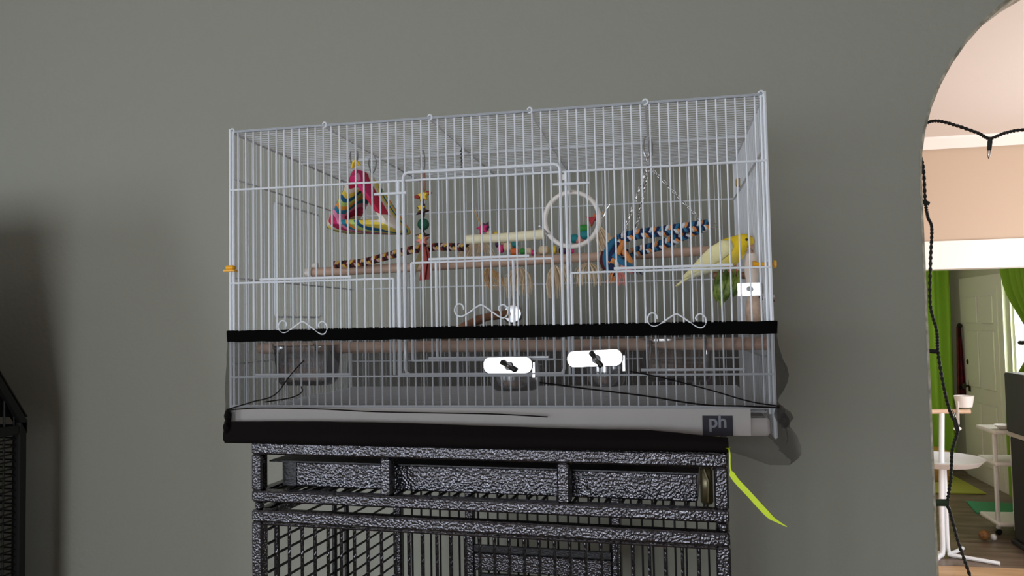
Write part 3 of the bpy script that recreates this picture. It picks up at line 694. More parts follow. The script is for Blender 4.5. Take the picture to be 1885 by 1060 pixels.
# leaf, cuttlebone
LF = thing('leaf', 'crumpled green leafy vegetable hanging under the yellow bird', 'leaf', (0.716, 0.125, 0.2))
M_leaf = mat('leafy_green', srgb(58, 84, 26), 0.6, noise=(60, srgb(140, 156, 70)), bump=(120, 0.5, 0.004))
def leaf_blade(top, tip, wid, bulge, y):
    g = []
    for i in range(9):
        v = i/8; cx = top[0]+(tip[0]-top[0])*v; cz = top[1]+(tip[1]-top[1])*v; ww = wid*math.sin(PI*min(1, 0.12+v*0.85))**0.7
        g.append([(cx+ww*(j/4-1), y-bulge*math.cos((j/4-1)*1.4)*math.sin(PI*v)+0.003*math.sin(j*2.1+i*1.3), cz+0.004*math.sin(j*1.9)+0.003*math.sin(i+j)) for j in range(9)])
    return MB().sheet(g, 0.0007, (0, 1, 0))
for top, tip, wid, bl, y in (((0.722, 0.220), (0.708, 0.174), 0.013, 0.012, 0.122), ((0.728, 0.217), (0.724, 0.184), 0.011, 0.010, 0.118), ((0.712, 0.219), (0.702, 0.178), 0.010, 0.008, 0.128)):
    part(LF, 'blade', leaf_blade(top, tip, wid, bl, y), M_leaf, 60)
part(LF, 'stalk', MB().tube([(0.724, 0.13, 0.222), (0.716, 0.122, 0.20), (0.710, 0.12, 0.182)], 0.0018, 6), pm('pale_green_stalk', 186, 200, 130))
CB = thing('cuttlebone', 'pale cuttlebone block held by a steel clamp beside the bird', 'cuttlebone', (0.749, 0.08, 0.14))
def slab(x, y, z0, z1, a, c):
    prof = []
    for i in range(9):
        v = i/8; k = (math.sin(PI*(0.08+0.84*v)))**0.35
        prof.append([(x+a*k*math.cos(2*PI*j/14), y+c*k*math.sin(2*PI*j/14), z0+(z1-z0)*v) for j in range(14)])
    return MB().loft(prof)
part(CB, 'block', slab(0.7475, 0.08, 0.199, 0.243, 0.0095, 0.007), mat('cuttlebone_white', srgb(222, 206, 194), 0.9, bump=(150, 0.3, 0.002)), 60)
part(CB, 'lower_block', slab(0.749, 0.08, 0.130, 0.184, 0.0115, 0.008), mat('tan_block', srgb(206, 180, 160), 0.9, noise=(90, srgb(176, 150, 132))), 60)
part(CB, 'clamp', MB().prism([(0.7275, 0.0735), (0.7575, 0.0680), (0.7582, 0.0715), (0.7281, 0.0770)], 0.184, 0.2015, 'z').box((0.757, 0.068, 0.186), (0.7605, 0.092, 0.2), 0.001), M_steel, 30)
part(CB, 'clamp_bolt', MB().lathe([(0.004, -0.004), (0.004, 0.012)], (0.742, 0.062, 0.193), 10, 'y').lathe([(0.003, 0), (0.003, 0.018), (0.006, 0.018), (0.006, 0.022)], (0.755, 0.08, 0.1805), 10, 'x'), M_steel)

# ------------------------------------------------------------------ feeders
for k, (x0, x1, z0, z1, y0, lab) in enumerate(((0.052, 0.141, 0.066, 0.124, 0.02, 'clear plastic feeder cup near the left front corner of the cage floor'), (0.595, 0.690, 0.069, 0.127, 0.02, 'clear plastic feeder cup near the right front corner of the cage floor'))):
    y1 = y0+0.06
    t = thing('feeder_cup', lab, 'feeder', ((x0+x1)/2, (y0+y1)/2, z0), 'clear feeder cups')
    def rr(i, z, e=0.012):
        out = []
        for cx, cy, a0 in ((x1-i-e, y1-i-e, 0), (x0+i+e, y1-i-e, 90), (x0+i+e, y0+i+e, 180), (x1-i-e, y0+i+e, 270)):
            for q in range(5): a = math.radians(a0+22.5*q); out.append((cx+e*math.cos(a), cy+e*math.sin(a), z))
        return out
    part(t, 'cup', MB().loft([rr(0.008, z0), rr(0.003, z0+0.008), rr(0.0, z1), rr(-0.002, z1+0.001), rr(0.001, z1), rr(0.004, z0+0.009), rr(0.009, z0+0.002)]), M_clear, 60)
    part(t, 'hook', MB().tube(curve_pts([(x0+0.012, y0, z1-0.01), (x0+0.012, y0-0.010, z1-0.004), (x0+0.012, 0.004, z1+0.003), (x0+0.012, 0.003, z1-0.02)], 4), 0.0018, 6).tube(curve_pts([(x1-0.012, y0, z1-0.01), (x1-0.012, y0-0.010, z1-0.004), (x1-0.012, 0.004, z1+0.003), (x1-0.012, 0.003, z1-0.02)], 4), 0.0018, 6), M_clear)
    if k == 1: part(t, 'seed', MB().box((x0+0.012, y0+0.012, z0+0.003), (x1-0.012, y1-0.012, z0+0.014), 0.003), mat('mixed_seed', srgb(90, 78, 64), 0.9, noise=(400, srgb(140, 122, 96))))
def stadium(cx, cz, hw, hh, y0, y1, tilt):
    pts = []
    for s in (1, -1):
        for q in range(9):
            a = math.radians((-90 if s == 1 else 90)+22.5*q)
            pts.append((s*(hw-hh*0.75)+hh*0.75*math.cos(a), hh*math.sin(a)))
    ct, st_ = math.cos(tilt), math.sin(tilt)
    P = [(cx+u*ct-v*st_, cz+u*st_+v*ct) for u, v in pts]
    I = [(cx+(x-cx)*0.97, cz+(z-cz)*0.93) for x, z in P]
    return MB().loft([[(x, y1, z) for x, z in P], [(x, y0+0.0008, z) for x, z in P], [(x, y0, z) for x, z in I]])
M_blkp = pm('black_plastic', 14, 14, 15, 0.35)
for (cx, cz, hw, tilt, cr, ctop, cbot, wt, lab) in ((0.416, 0.0955, 0.0345, 0.0, 0.036, 0.088, 0.058, -0.55, 'steel feeding cup with black wing nut on a plate, left of the two'), (0.534, 0.1035, 0.0375, 0.035, 0.026, 0.094, 0.064, -0.95, 'steel feeding cup with black wing nut on a plate, right of the two')):
    t = thing('steel_cup', lab, 'feeding cup', (cx, 0.03, cbot), 'clamped steel cups')
    part(t, 'clamp_plate', stadium(cx, cz, hw, 0.0112, -0.0092, -0.0068, tilt), M_steel, 30)
    xo = cx+(0.0 if cr > 0.03 else 0.012)
    part(t, 'cup', MB().lathe([(cr*0.80, cbot), (cr*0.95, cbot+0.006), (cr, cbot+0.016), (cr, ctop+0.004), (cr+0.003, ctop+0.005), (cr-0.002, ctop+0.004), (cr-0.003, cbot+0.016), (cr*0.7, cbot+0.004)], (xo, 0.005+cr+0.004, 0), 28), M_steel, 50)
    part(t, 'bracket', MB().box((cx+hw-0.002, -0.0065, cz-0.018), (cx+hw+0.003, 0.02, cz+0.004), 0.0008).tube([(cx, -0.009, cz), (cx, 0.006, cz)], 0.003, 8), M_steel, 30)
    nut = MB(); nut.lathe([(0.0055, -0.016), (0.0062, -0.010), (0.0062, -0.0094)], (cx+0.002, 0, cz-0.001), 12, 'y')
    dx, dz = math.cos(wt), math.sin(wt)
    for s in (-1, 1):
        nut.tube(curve_pts([(cx+0.002, -0.013, cz-0.001), (cx+0.002+s*dx*0.006, -0.0145, cz-0.001+s*dz*0.006), (cx+0.002+s*dx*0.0125, -0.016, cz-0.001+s*dz*0.0125)], 4), [0.0036, 0.0036, 0.0035, 0.0034, 0.0033, 0.0034, 0.0036, 0.0034, 0.002], 8)
    part(t, 'wing_nut', nut, M_blkp)
    part(t, 'bolt_end', MB().ball((cx+0.002, -0.0165, cz-0.001), 0.0022, 8), M_steel)

# ------------------------------------------------------------------ hanging toys
def clip_link(b, x, y, ztop, zbot, wd=0.006, r=0.0012):
    """an open oval link"""
    zc, hh = (ztop+zbot)/2, (ztop-zbot)/2
    b.tube([(x+wd*math.sin(2*PI*i/20), y, zc+hh*math.cos(2*PI*i/20)*(1.0)) for i in range(20)], r, 6, loop=True); return b
# fleece tent
TT = thing('fleece_tent', 'triangular bird tent of bright swirled fleece hung at the left', 'bird tent', (0.14, 0.2, 0.31))
tri = [(0.131, 0.419), (0.073, 0.3145), (0.208, 0.3065)]
def tri_loop(off, per=9, rad=0.016):
    cx = sum(p[0] for p in tri)/3; cz = sum(p[1] for p in tri)/3
    k = 1-off/0.042
    T3 = [(cx+(x-cx)*k, cz+(z-cz)*k) for x, z in tri]; out = []
    r = max(0.004, rad*k)
    for i in range(3):
        p, a, e = Vector(T3[i]), Vector(T3[i-1]), Vector(T3[(i+1) % 3])
        pa = p+(a-p).normalized()*r; pe = p+(e-p).normalized()*r
        for q in range(per):
            t = q/(per-1); out.append((1-t)**2*pa+2*t*(1-t)*p+t*t*pe)
        for q in range(1, 6):
            nx = e+(p-e).normalized()*r; out.append(pe.lerp(nx, q/6))
    return out
ya, yb_ = 0.145, 0.245
cs = [(0.0, 0.16), (-0.0015, 0.5), (0.0, 0.86), (0.009, 1.0), (0.017, 0.97), (0.021, 0.8), (0.021, 0.5), (0.021, 0.2), (0.017, 0.03), (0.009, 0.0)]
loops = [[(p[0], ya+(yb_-ya)*v, p[1]) for p in tri_loop(o)] for o, v in cs]
part(TT, 'padded_walls', MB().loft(loops, loop=True), M_swirl, 60)
part(TT, 'hanging_loop', MB().tube(curve_pts([(0.126, 0.16, 0.414), (0.132, 0.155, 0.424), (0.139, 0.16, 0.418)], 4), 0.003, 6), M_yel)
for (x, y, za, zb) in ((0.1265, 0.165, 0.447, 0.418), (0.136, 0.225, 0.447, 0.418)):
    part(TT, 'clip', MB().tube(curve_pts([(x-0.005, y, za-0.004), (x-0.006, y, (za+zb)/2), (x-0.002, y, zb), (x+0.003, y, zb+0.002), (x+0.007, y, (za+zb)/2), (x+0.006, y, za-0.004), (x+0.001, y, za)], 4), 0.0013, 6), M_chrome)
# star beads
def star(c, r0, r1, n, th, rot=0.0, axis='y'):
    poly = []
    for i in range(2*n):
        a = rot+PI*i/n; r = r0 if i % 2 == 0 else r1; poly.append((c[0]+r*math.cos(a), c[2]+r*math.sin(a)))
    b = MB(); cc = (c[0], c[2])
    pf = [[(cc[0]+(u-cc[0])*k, c[1]+h, cc[1]+(v-cc[1])*k) for u, v in poly] for k, h in ((0.75, -th), (1.0, -th*0.4), (1.0, th*0.4), (0.75, th))]
    return b.loft(pf)
BT = thing('bead_toy', 'string of coloured star beads with leather strips hanging beside the tent', 'bird toy', (0.234, 0.2, 0.2274))
part(BT, 'clip', clip_link(MB(), 0.2348, 0.2, 0.446, 0.408, 0.0038, 0.0012), M_chrome)
part(BT, 'strap', MB().box((0.2305, 0.1985, 0.376), (0.2395, 0.2012, 0.410), 0.001), M_leather)
part(BT, 'cord', MB().tube([(0.2348, 0.2, 0.378), (0.234, 0.2, 0.275)], 0.0012, 6), M_lred)
part(BT, 'star_bead', star((0.236, 0.199, 0.3685), 0.0115, 0.0060, 5, 0.006, 0.4), M_yel, 30)
part(BT, 'spike_bead', MB().lathe([(0.0006, -0.019), (0.003, -0.012), (0.0045, -0.006)], (0.2345, 0.2, 0.3675), 8, 'x').lathe([(0.0006, 0.0165), (0.003, 0.012), (0.0045, 0.006)][::-1], (0.2345, 0.2, 0.3725), 8, 'x'), M_lred)
part(BT, 'star_bead', star((0.2335, 0.199, 0.3435), 0.0125, 0.0055, 5, 0.005, 1.2), pm('dark_maroon_paint', 60, 20, 24), 30)
part(BT, 'star_bead', star((0.2335, 0.193, 0.3475), 0.0085, 0.004, 5, 0.003, 0.2), M_yel, 30)
part(BT, 'round_bead', MB().ball((0.2345, 0.2, 0.3205), 0.0102, 14), M_dgrn)
part(BT, 'star_bead', star((0.2345, 0.199, 0.3025), 0.0145, 0.004, 4, 0.004, 0.0), pm('black_paint', 26, 24, 22), 30)
part(BT, 'star_bead', star((0.2335, 0.197, 0.2945), 0.0125, 0.007, 6, 0.006, 0.3), M_pnk, 30)
part(BT, 'star_bead', star((0.2335, 0.191, 0.2985), 0.008, 0.004, 5, 0.003, 0.9), M_yel, 30)
for pts, m in (([(0.233, 0.198, 0.283), (0.237, 0.196, 0.26), (0.234, 0.195, 0.240), (0.232, 0.196, 0.226)], M_lred), ([(0.235, 0.2, 0.283), (0.226, 0.199, 0.262), (0.218, 0.199, 0.245), (0.214, 0.2, 0.232)], M_lolive), ([(0.236, 0.203, 0.283), (0.241, 0.202, 0.262), (0.2405, 0.203, 0.24), (0.238, 0.203, 0.228)], M_lred)):
    g = [[(p.x-0.0045, p.y, p.z), (p.x, p.y-0.001, p.z), (p.x+0.0045, p.y, p.z)] for p in curve_pts(pts, 4)]
    part(BT, 'strip', MB().sheet(g, 0.0012, (0, 1, 0)), m, 60)
# braided rope lying along the perch
BR = thing('braided_rope', 'dark red and yellow braided rope rising along the upper perch', 'rope', (0.18, 0.22, 0.26))
path = curve_pts([(0.062, 0.228, 0.2600), (0.113, 0.226, 0.262), (0.157, 0.222, 0.270), (0.201, 0.218, 0.279), (0.249, 0.216, 0.2835), (0.305, 0.222, 0.281)], 26)
for i, m in enumerate((M_rmar, M_rblk, pm('brick_red_rope', 120, 44, 40, 0.9), M_ryel, pm('dusty_pink_rope', 190, 160, 150, 0.9))):
    part(BR, 'strand', braid_strand(path, 0.0046, 0.0025, 11, 2*PI*i/5), m, 80)
# sisal garland
GA = thing('sisal_garland', 'garland of coloured wooden beads and sisal tassels behind the upper perch', 'bird toy', (0.41, 0.345, 0.2))
gp = [(0.286, 0.352, 0.362), (0.304, 0.348, 0.326), (0.329, 0.348, 0.306), (0.352, 0.348, 0.291), (0.39, 0.35, 0.28), (0.436, 0.35, 0.279), (0.467, 0.35, 0.284), (0.49, 0.35, 0.31), (0.508, 0.35, 0.334), (0.524, 0.352, 0.348)]
part(GA, 'cord', MB().tube(curve_pts(gp, 6), 0.0014, 6), M_sisal2)
for (x, z, sgn) in ((0.284, 0.366, -1), (0.527, 0.352, 1)):
    part(GA, 'clip', MB().tube(curve_pts([(x+sgn*0.008, 0.36, z+0.012), (x+sgn*0.002, 0.356, z+0.002), (x-sgn*0.004, 0.352, z-0.012), (x-sgn*0.008, 0.352, z-0.014), (x-sgn*0.004, 0.355, z+0.004), (x+sgn*0.0, 0.36, z+0.014)], 4), 0.0011, 6), M_chrome)
part(GA, 'star_bead', star((0.3035, 0.343, 0.327), 0.0125, 0.0065, 5, 0.004, 0.5), M_mag, 30)
part(GA, 'star_bead', star((0.309, 0.347, 0.331), 0.010, 0.005, 5, 0.004, 1.1), M_purp, 30)
part(GA, 'star_bead', star((0.504, 0.343, 0.334), 0.013, 0.005, 3, 0.005, 0.5), M_red, 30)
part(GA, 'star_bead', star((0.510, 0.347, 0.338), 0.010, 0.005, 3, 0.004, 1.5), M_org, 30)
for (x, z, r, m, sx) in ((0.316, 0.316, .0062, M_sisal, 1), (0.329, 0.315, .0060, M_yel, .7), (0.331, 0.297, .0058, M_purp, .8), (0.337, 0.2885, .0075, M_mag, .7), (0.350, 0.2915, .0085, M_sisal, 1.0), (0.363, 0.296, .0062, M_teal, .9), (0.362, 0.2825, .0072, M_org, 1), (0.377, 0.2825, .0058, M_grn, .8), (0.388, 0.2825, .0065, M_sisal, 1), (0.397, 0.279, .0055, M_mag, .8), (0.416, 0.283, .0085, M_sisal, 1.1), (0.435, 0.283, .0082, M_yel, .5), (0.452, 0.281, .0078, M_purp, 1.1), (0.466, 0.2795, .0055, M_mag, .9), (0.472, 0.302, .0080, M_teal, .8), (0.480, 0.2995, .0068, M_pnk, .9), (0.491, 0.308, .0085, M_teal, 1), (0.489, 0.3195, .0072, M_grn, 1.1)):
    part(GA, 'bead', MB().lathe([(r*0.5, -r*sx), (r*0.92, -r*sx*0.75), (r, 0), (r*0.92, r*sx*0.75), (r*0.5, r*sx)], (x, 0.344, z), 12, 'x'), m)
rnd = random.Random(3)
def tassel(a, e, spread, count, m, drop=0.0):
    b = MB()
    for i in range(int(count*0.6)):
        u = rnd.uniform(-1, 1); v = rnd.uniform(-1, 1); L = rnd.uniform(0.6, 1.1)
        p0 = Vector(a)+Vector((u*spread*0.25, v*spread*0.25, 0)); p2 = Vector(a).lerp(Vector(e), L)+Vector((u*spread*1.15+rnd.uniform(-1, 1)*0.003, v*spread*0.7, 0))
        p1 = p0.lerp(p2, 0.5)+Vector((u*spread*0.35+rnd.uniform(-1, 1)*0.001, v*spread*0.2, 0.003))
        b.tube(curve_pts([p0, p1, p2], 3), [0.0005]*6+[0.00025], 4)
    return b
for a, e, sp_, n_, m in (((0.316, 0.334, 0.252), (0.330, 0.326, 0.214), 0.016, 110, M_sisal2), ((0.372, 0.334, 0.252), (0.373, 0.325, 0.202), 0.021, 170, M_sisal), ((0.436, 0.334, 0.254), (0.438, 0.325, 0.199), 0.014, 150, M_sisal), ((0.450, 0.338, 0.258), (0.462, 0.33, 0.214), 0.008, 40, M_sisal), ((0.497, 0.334, 0.256), (0.499, 0.325, 0.217), 0.020, 130, M_sisal), ((0.292, 0.338, 0.300), (0.278, 0.322, 0.268), 0.017, 130, M_sisal), ((0.516, 0.342, 0.322), (0.538, 0.328, 0.262), 0.014, 130, M_sisal), ((0.305, 0.342, 0.300), (0.318, 0.336, 0.268), 0.010, 50, M_sisal)):
    tag(part(GA, 'tassel', tassel(a, e, sp_, n_, m), m, 80), kind='stuff')
# hoop and mineral stick
t = thing('hoop_toy', 'plain white plastic hoop hanging in front of the coloured beads', 'hoop', (0.4955, 0.1, 0.262))
part(t, 'ring', MB().torus((0.4955, 0.1, 0.3045), 0.0405, 0.0036, (0, 1, 0), 48, 10), M_hoop, 80)
part(t, 'bracket', MB().tube([(0.4955, 0.1, 0.345), (0.4955, 0.06, 0.3475), (0.4955, 0.002, 0.3495)], 0.0014, 6).lathe([(0.004, 0), (0.004, 0.004)], (0.4955, -0.001, 0.3495), 10, 'y'), M_hoop)
t = thing('mineral_stick', 'smooth cream mineral stick lying level left of the white hoop', 'perch', (0.394, 0.1, 0.274))
part(t, 'stick', MB().tube([(0.332, 0.1, 0.2805), (0.345, 0.1, 0.2808), (0.38, 0.1, 0.2812), (0.42, 0.1, 0.2825), (0.4535, 0.1, 0.2840)], [0.0070, 0.0072, 0.0070, 0.0076, 0.0078], 14), M_cream)
part(t, 'wire_holder', MB().tube(curve_pts([(0.4535, 0.1, 0.284), (0.46, 0.09, 0.284), (0.462, 0.05, 0.284), (0.462, 0.0, 0.284)], 4), 0.0013, 6), M_cage)
# rope swing on chains
SWG = thing('rope_swing', 'blue and orange braided rope swing hanging on steel chains', 'swing', (0.62, 0.22, 0.21))
lk = MB(); clip_link(lk, 0.6075, 0.2, 0.447, 0.411, 0.0062, 0.0017); part(SWG, 'quick_link', lk, M_chrome)
part(SWG, 'quick_link', clip_link(MB(), 0.612, 0.214, 0.444, 0.414, 0.003, 0.0016), M_chrome)
link_me = MB().tube([(0.0019*math.sin(2*PI*i/12), 0, 0.0036*math.cos(2*PI*i/12)) for i in range(12)], 0.0007, 5, loop=True).mesh('chain_link', M_chrome, smooth=80)
base_s = Vector(SWG['base'])
def chain(a, e):
    a, e = Vector(a), Vector(e); n = int((e-a).length/0.0056); dirv = (e-a).normalized(); q = dirv.to_track_quat('Z', 'Y')
    for i in range(n):
        o = bpy.data.objects.new('chain_link', link_me); C.objects.link(o); o.parent = SWG
        o.location = a.lerp(e, (i+0.5)/n)-base_s
        o.rotation_mode = 'QUATERNION'; o.rotation_quaternion = q @ Matrix.Rotation((0.4 if i % 2 else 1.7)+0.2*math.sin(i), 4, 'Z').to_quaternion()
chain((0.607, 0.2, 0.412), (0.6072, 0.2, 0.398)); chain((0.607, 0.2, 0.399), (0.5665, 0.19, 0.291)); chain((0.6085, 0.205, 0.399), (0.580, 0.26, 0.288)); chain((0.608, 0.2, 0.399), (0.690, 0.2, 0.304))
limbA = curve_pts([(0.556, 0.185, 0.2800), (0.583, 0.188, 0.2875), (0.623, 0.192, 0.2915), (0.663, 0.196, 0.2965), (0.696, 0.2, 0.3000)], 22)
limbB = curve_pts([(0.562, 0.215, 0.258), (0.590, 0.235, 0.2665), (0.625, 0.235, 0.2745), (0.660, 0.222, 0.2875), (0.692, 0.206, 0.2985)], 22)
for pth, tn in ((limbA, 6.5), (limbB, 6.5)):
    for i, m in enumerate((M_rnavy, M_rorg, M_rwht, M_rnavy, M_rblue)):
        part(SWG, 'rope_strand', braid_strand(pth, 0.0056, 0.0031, tn, 2*PI*i/5), m, 80)
part(SWG, 'end_ring', MB().torus((0.7045, 0.2, 0.2985), 0.0045, 0.0009, (0.25, 1, 0), 16, 6), M_chrome)
for pts, m, r in (([(0.562, 0.19, 0.284), (0.546, 0.18, 0.272), (0.539, 0.178, 0.250), (0.546, 0.18, 0.228)], M_rblue, 0.0058), ([(0.560, 0.183, 0.272), (0.549, 0.176, 0.258), (0.547, 0.175, 0.240), (0.552, 0.178, 0.224)], M_rnavy, 0.0050), ([(0.568, 0.182, 0.276), (0.560, 0.174, 0.262), (0.554, 0.173, 0.25), (0.545, 0.175, 0.243)], M_rorg, 0.0048), ([(0.552, 0.171, 0.256), (0.562, 0.169, 0.246), (0.572, 0.172, 0.239), (0.578, 0.178, 0.235)], M_rblue, 0.0050), ([(0.566, 0.178, 0.262), (0.573, 0.174, 0.252), (0.577, 0.176, 0.243)], M_rorg, 0.0046), ([(0.557, 0.174, 0.262), (0.556, 0.170, 0.246), (0.558, 0.172, 0.232)], M_rwht, 0.0036), ([(0.536, 0.182, 0.262), (0.533, 0.18, 0.247), (0.538, 0.18, 0.234)], M_rmar, 0.0042), ([(0.563, 0.171, 0.238), (0.572, 0.171, 0.233), (0.580, 0.176, 0.229)], M_pnk, 0.0040)):
    part(SWG, 'knot_strand', MB().tube(curve_pts(pts, 5), r, 8), m, 80)
for a, e, m in (((0.553, 0.175, 0.232), (0.546, 0.172, 0.212), M_rorg), ((0.558, 0.175, 0.232), (0.564, 0.172, 0.208), M_pnk), ((0.574, 0.176, 0.236), (0.588, 0.174, 0.224), M_rnavy)):
    tag(part(SWG, 'frayed_end', tassel(a, e, 0.006, 40, m), m, 80), kind='stuff')
# empty hooks left on the cage top
for (x, za, zb, lab) in ((0.303, 0.445, 0.409, 'twisted steel hook hanging empty above the mineral stick'), (0.451, 0.445, 0.411, 'thin straight steel hook hanging empty above the white hoop')):
    t = thing('hook', lab, 'hook', (x, 0.2, zb), 'empty hooks on the cage top')
    tw = 0.0022 if x < 0.4 else 0.0006
    part(t, 'shank', MB().tube([(x+tw*math.sin(i*1.6), 0.2+tw*math.cos(i*1.6), za-(za-zb)*i/24) for i in range(25)], 0.0011, 6), mat('dull_steel', srgb(120, 118, 116), 0.4, 0.9))
    part(t, 'eye', MB().torus((x, 0.2, za+0.001), 0.0032, 0.0009, (1, 0.2, 0), 12, 6), mat('dull_steel', (0, 0, 0, 1)))

# ------------------------------------------------------------------ string lights on the arch
M_cable = mat('black_light_cable', srgb(16, 20, 17), 0.6)
def twisted(t, pts):
    path = curve_pts(pts, 14)
    L = sum((path[i+1]-path[i]).length for i in range(len(path)-1))
    for ph in (0, PI): part(t, 'wire', helix_strand(path, 0.0022, 0.0021, L/0.026, ph, 6), M_cable, 80)
def lamp_bulb(t, p, d):
    p, d = Vector(p), Vector(d).normalized()
    s_ = part(t, 'socket', MB().tube([p, p+d*0.008, p+d*0.026], [0.0042, 0.0052, 0.0045], 10), M_cable)
    part(t, 'bulb', MB().tube([p+d*0.026, p+d*0.030, p+d*0.040, p+d*0.046], [0.0034, 0.0042, 0.003, 0.0006], 10), M_clear, 80, parent=s_)
SL = thing('string_lights', 'black string light cable draped across the top of the arch', 'string lights', (1.30, 0.86, 0.56), 'string lights on the arch')
twisted(SL, [(1.207, 0.868, 0.572), (1.222, 0.86, 0.588), (1.248, 0.86, 0.593), (1.287, 0.86, 0.580), (1.331, 0.86, 0.560), (1.355, 0.86, 0.546), (1.386, 0.86, 0.556), (1.425, 0.86, 0.561), (1.50, 0.86, 0.555), (1.56, 0.86, 0.535), (1.66, 0.86, 0.56), (1.80, 0.86, 0.59), (1.95, 0.86, 0.55), (2.03, 0.868, 0.57)])
lamp_bulb(SL, (1.356, 0.86, 0.546), (-0.12, 0, -1)); lamp_bulb(SL, (1.56, 0.86, 0.535), (0.1, 0, -1))
S2 = thing('string_lights', 'black string light cable hanging down the left edge of the arch', 'string lights', (1.235, 0.86, 0.0), 'string lights on the arch')
twisted(S2, [(1.200, 0.868, 0.540), (1.2135, 0.86, 0.499), (1.216, 0.86, 0.411), (1.220, 0.86, 0.374), (1.227, 0.86, 0.349), (1.2215, 0.86, 0.275), (1.217, 0.86, 0.177), (1.228, 0.86, 0.116), (1.229, 0.86, 0.067), (1.238, 0.86, -0.012), (1.249, 0.86, -0.067), (1.262, 0.86, -0.103), (1.249, 0.86, -0.151), (1.244, 0.86, -0.211), (1.235, 0.86, -0.265), (1.239, 0.86, -0.285), (1.254, 0.86, -0.354), (1.274, 0.86, -0.424), (1.30, 0.86, -0.53), (1.30, 0.86, -0.7), (1.27, 0.86, -1.0), (1.25, 0.86, -1.3)])
lamp_bulb(S2, (1.224, 0.86, 0.405), (-1, 0, 0.4)); lamp_bulb(S2, (1.229, 0.86, 0.070), (-1, 0, 0.1)); lamp_bulb(S2, (1.262, 0.86, -0.105), (-0.2, 0, 1))
part(S2, 'clip', MB().box((1.208, 0.856, -0.273), (1.236, 0.864, -0.258), 0.002), pm('dark_green_plastic', 40, 58, 36))

# ------------------------------------------------------------------ things in the far room
# bird play stand
PS = thing('play_stand', 'white metal bird play stand with round tray in the far doorway', 'bird stand', (2.58, 5.18, F))
M_wtube = mat('white_enamel_tube', srgb(236, 238, 242), 0.35)
part(PS, 'pole', MB().tube(curve_pts([(2.45, 5.02, F+0.012), (2.53, 5.14, F+0.018), (2.563, 5.17, F+0.06), (2.572, 5.18, -1.2), (2.600, 5.18, -0.56)], 6), 0.018, 10), M_wtube)
part(PS, 'pole', MB().tube(curve_pts([(2.76, 5.36, F+0.02), (2.65, 5.24, F+0.018), (2.606, 5.19, F+0.06), (2.604, 5.185, -1.2), (2.604, 5.185, -0.92)], 6), 0.014, 10), M_wtube)
part(PS, 'foot', MB().tube([(2.60, 5.18, F+0.02), (2.88, 5.02, F+0.015)], 0.014, 8), M_wtube)
part(PS, 'foot', MB().tube([(2.56, 5.2, F+0.02), (2.40, 5.36, F+0.015)], 0.014, 8), M_wtube)
part(PS, 'tray', MB().lathe([(0.20, -0.935), (0.25, -0.925), (0.285, -0.885), (0.29, -0.884), (0.25, -0.915), (0.1, -0.921)], (2.575, 5.18, 0), 32), M_wtube)
part(PS, 'perch', MB().tube([(2.40, 5.18, -0.555), (2.60, 5.18, -0.55), (2.79, 5.18, -0.55)], 0.017, 10), wood_mat('pale_perch_wood', srgb(210, 176, 146), srgb(226, 196, 168)))
t = thing('cup', 'white cup fixed on top of the bird play stand', 'cup', (2.745, 5.18, -0.53))
part(t, 'bowl', MB().lathe([(0.042, -0.522), (0.052, -0.515), (0.066, -0.436), (0.062, -0.436), (0.048, -0.51)], (2.752, 5.18, 0), 20), M_hoop)
t = thing('spoon', 'shiny white spoon-shaped holder clipped to the play stand perch', 'holder', (2.69, 5.15, -0.68))
part(t, 'handle', MB().tube([(2.700, 5.158, -0.47), (2.699, 5.155, -0.55), (2.694, 5.155, -0.64)], [0.014, 0.02, 0.026], 10, flat=0.4), M_hoop)
part(t, 'bowl', MB().ball((2.692, 5.155, -0.672), 0.026, 12, (1.1, 0.5, 0.6)), M_hoop)
# curtains
M_curt = mat('lime_green_curtain', srgb(136, 178, 46), 0.8, bump=(60, 0.2, 0.004))
def curtain(name, x0, x1, y, z0, z1, label, folds, pinch=None, axis='y'):
    g = []
    for i in range(24):
        v = i/23; z = z1+(z0-z1)*v; k = 1.0; cx = (x0+x1)/2
        if pinch:
            k = 1-0.72*math.exp(-((v-pinch)/0.16)**2)
        row = []
        for j in range(60):
            u = x0+(x1-x0)*j/59; uu = (x1 if pinch else cx)+(u-(x1 if pinch else cx))*k if pinch else u
            dep = 0.035*math.sin(j/59*folds*2*PI)+0.012*math.sin(j/59*folds*4.7+v*3)
            row.append((uu, y+dep, z) if axis == 'y' else (y+dep, uu, z))
        g.append(row)
    b = MB().sheet(g, 0.004, (0, 1, 0) if axis == 'y' else (1, 0, 0))
    base = ((x0+x1)/2, y, z0) if axis == 'y' else (y, (x0+x1)/2, z0)
    t = thing(name, label, 'curtain', base, 'green curtains in the far room'); part(t, 'cloth', b, M_curt, 60)
    rodp = [(x0-0.1, y, z1+0.02), (x1+0.1, y, z1+0.02)] if axis == 'y' else [(y, x0-0.1, z1+0.02), (y, x1+0.1, z1+0.02)]
    part(t, 'curtain_rod', MB().tube(rodp, 0.012, 8), M_trim)
    return t
curtain('curtain', 3.05, 3.79, 8.50, -1.42, 0.80, 'straight lime green curtain hanging at the back left of the doorway', 5)
tc_ = curtain('curtain', 7.16, 6.25, 3.78, -1.55, 0.72, 'lime green curtain tied back beside the bright far window', 6, 0.36, 'x')
part(tc_, 'tieback', MB().torus((3.78, 6.42, -0.10), 0.13, 0.02, (0, 0, 1), 16, 6), M_cable)
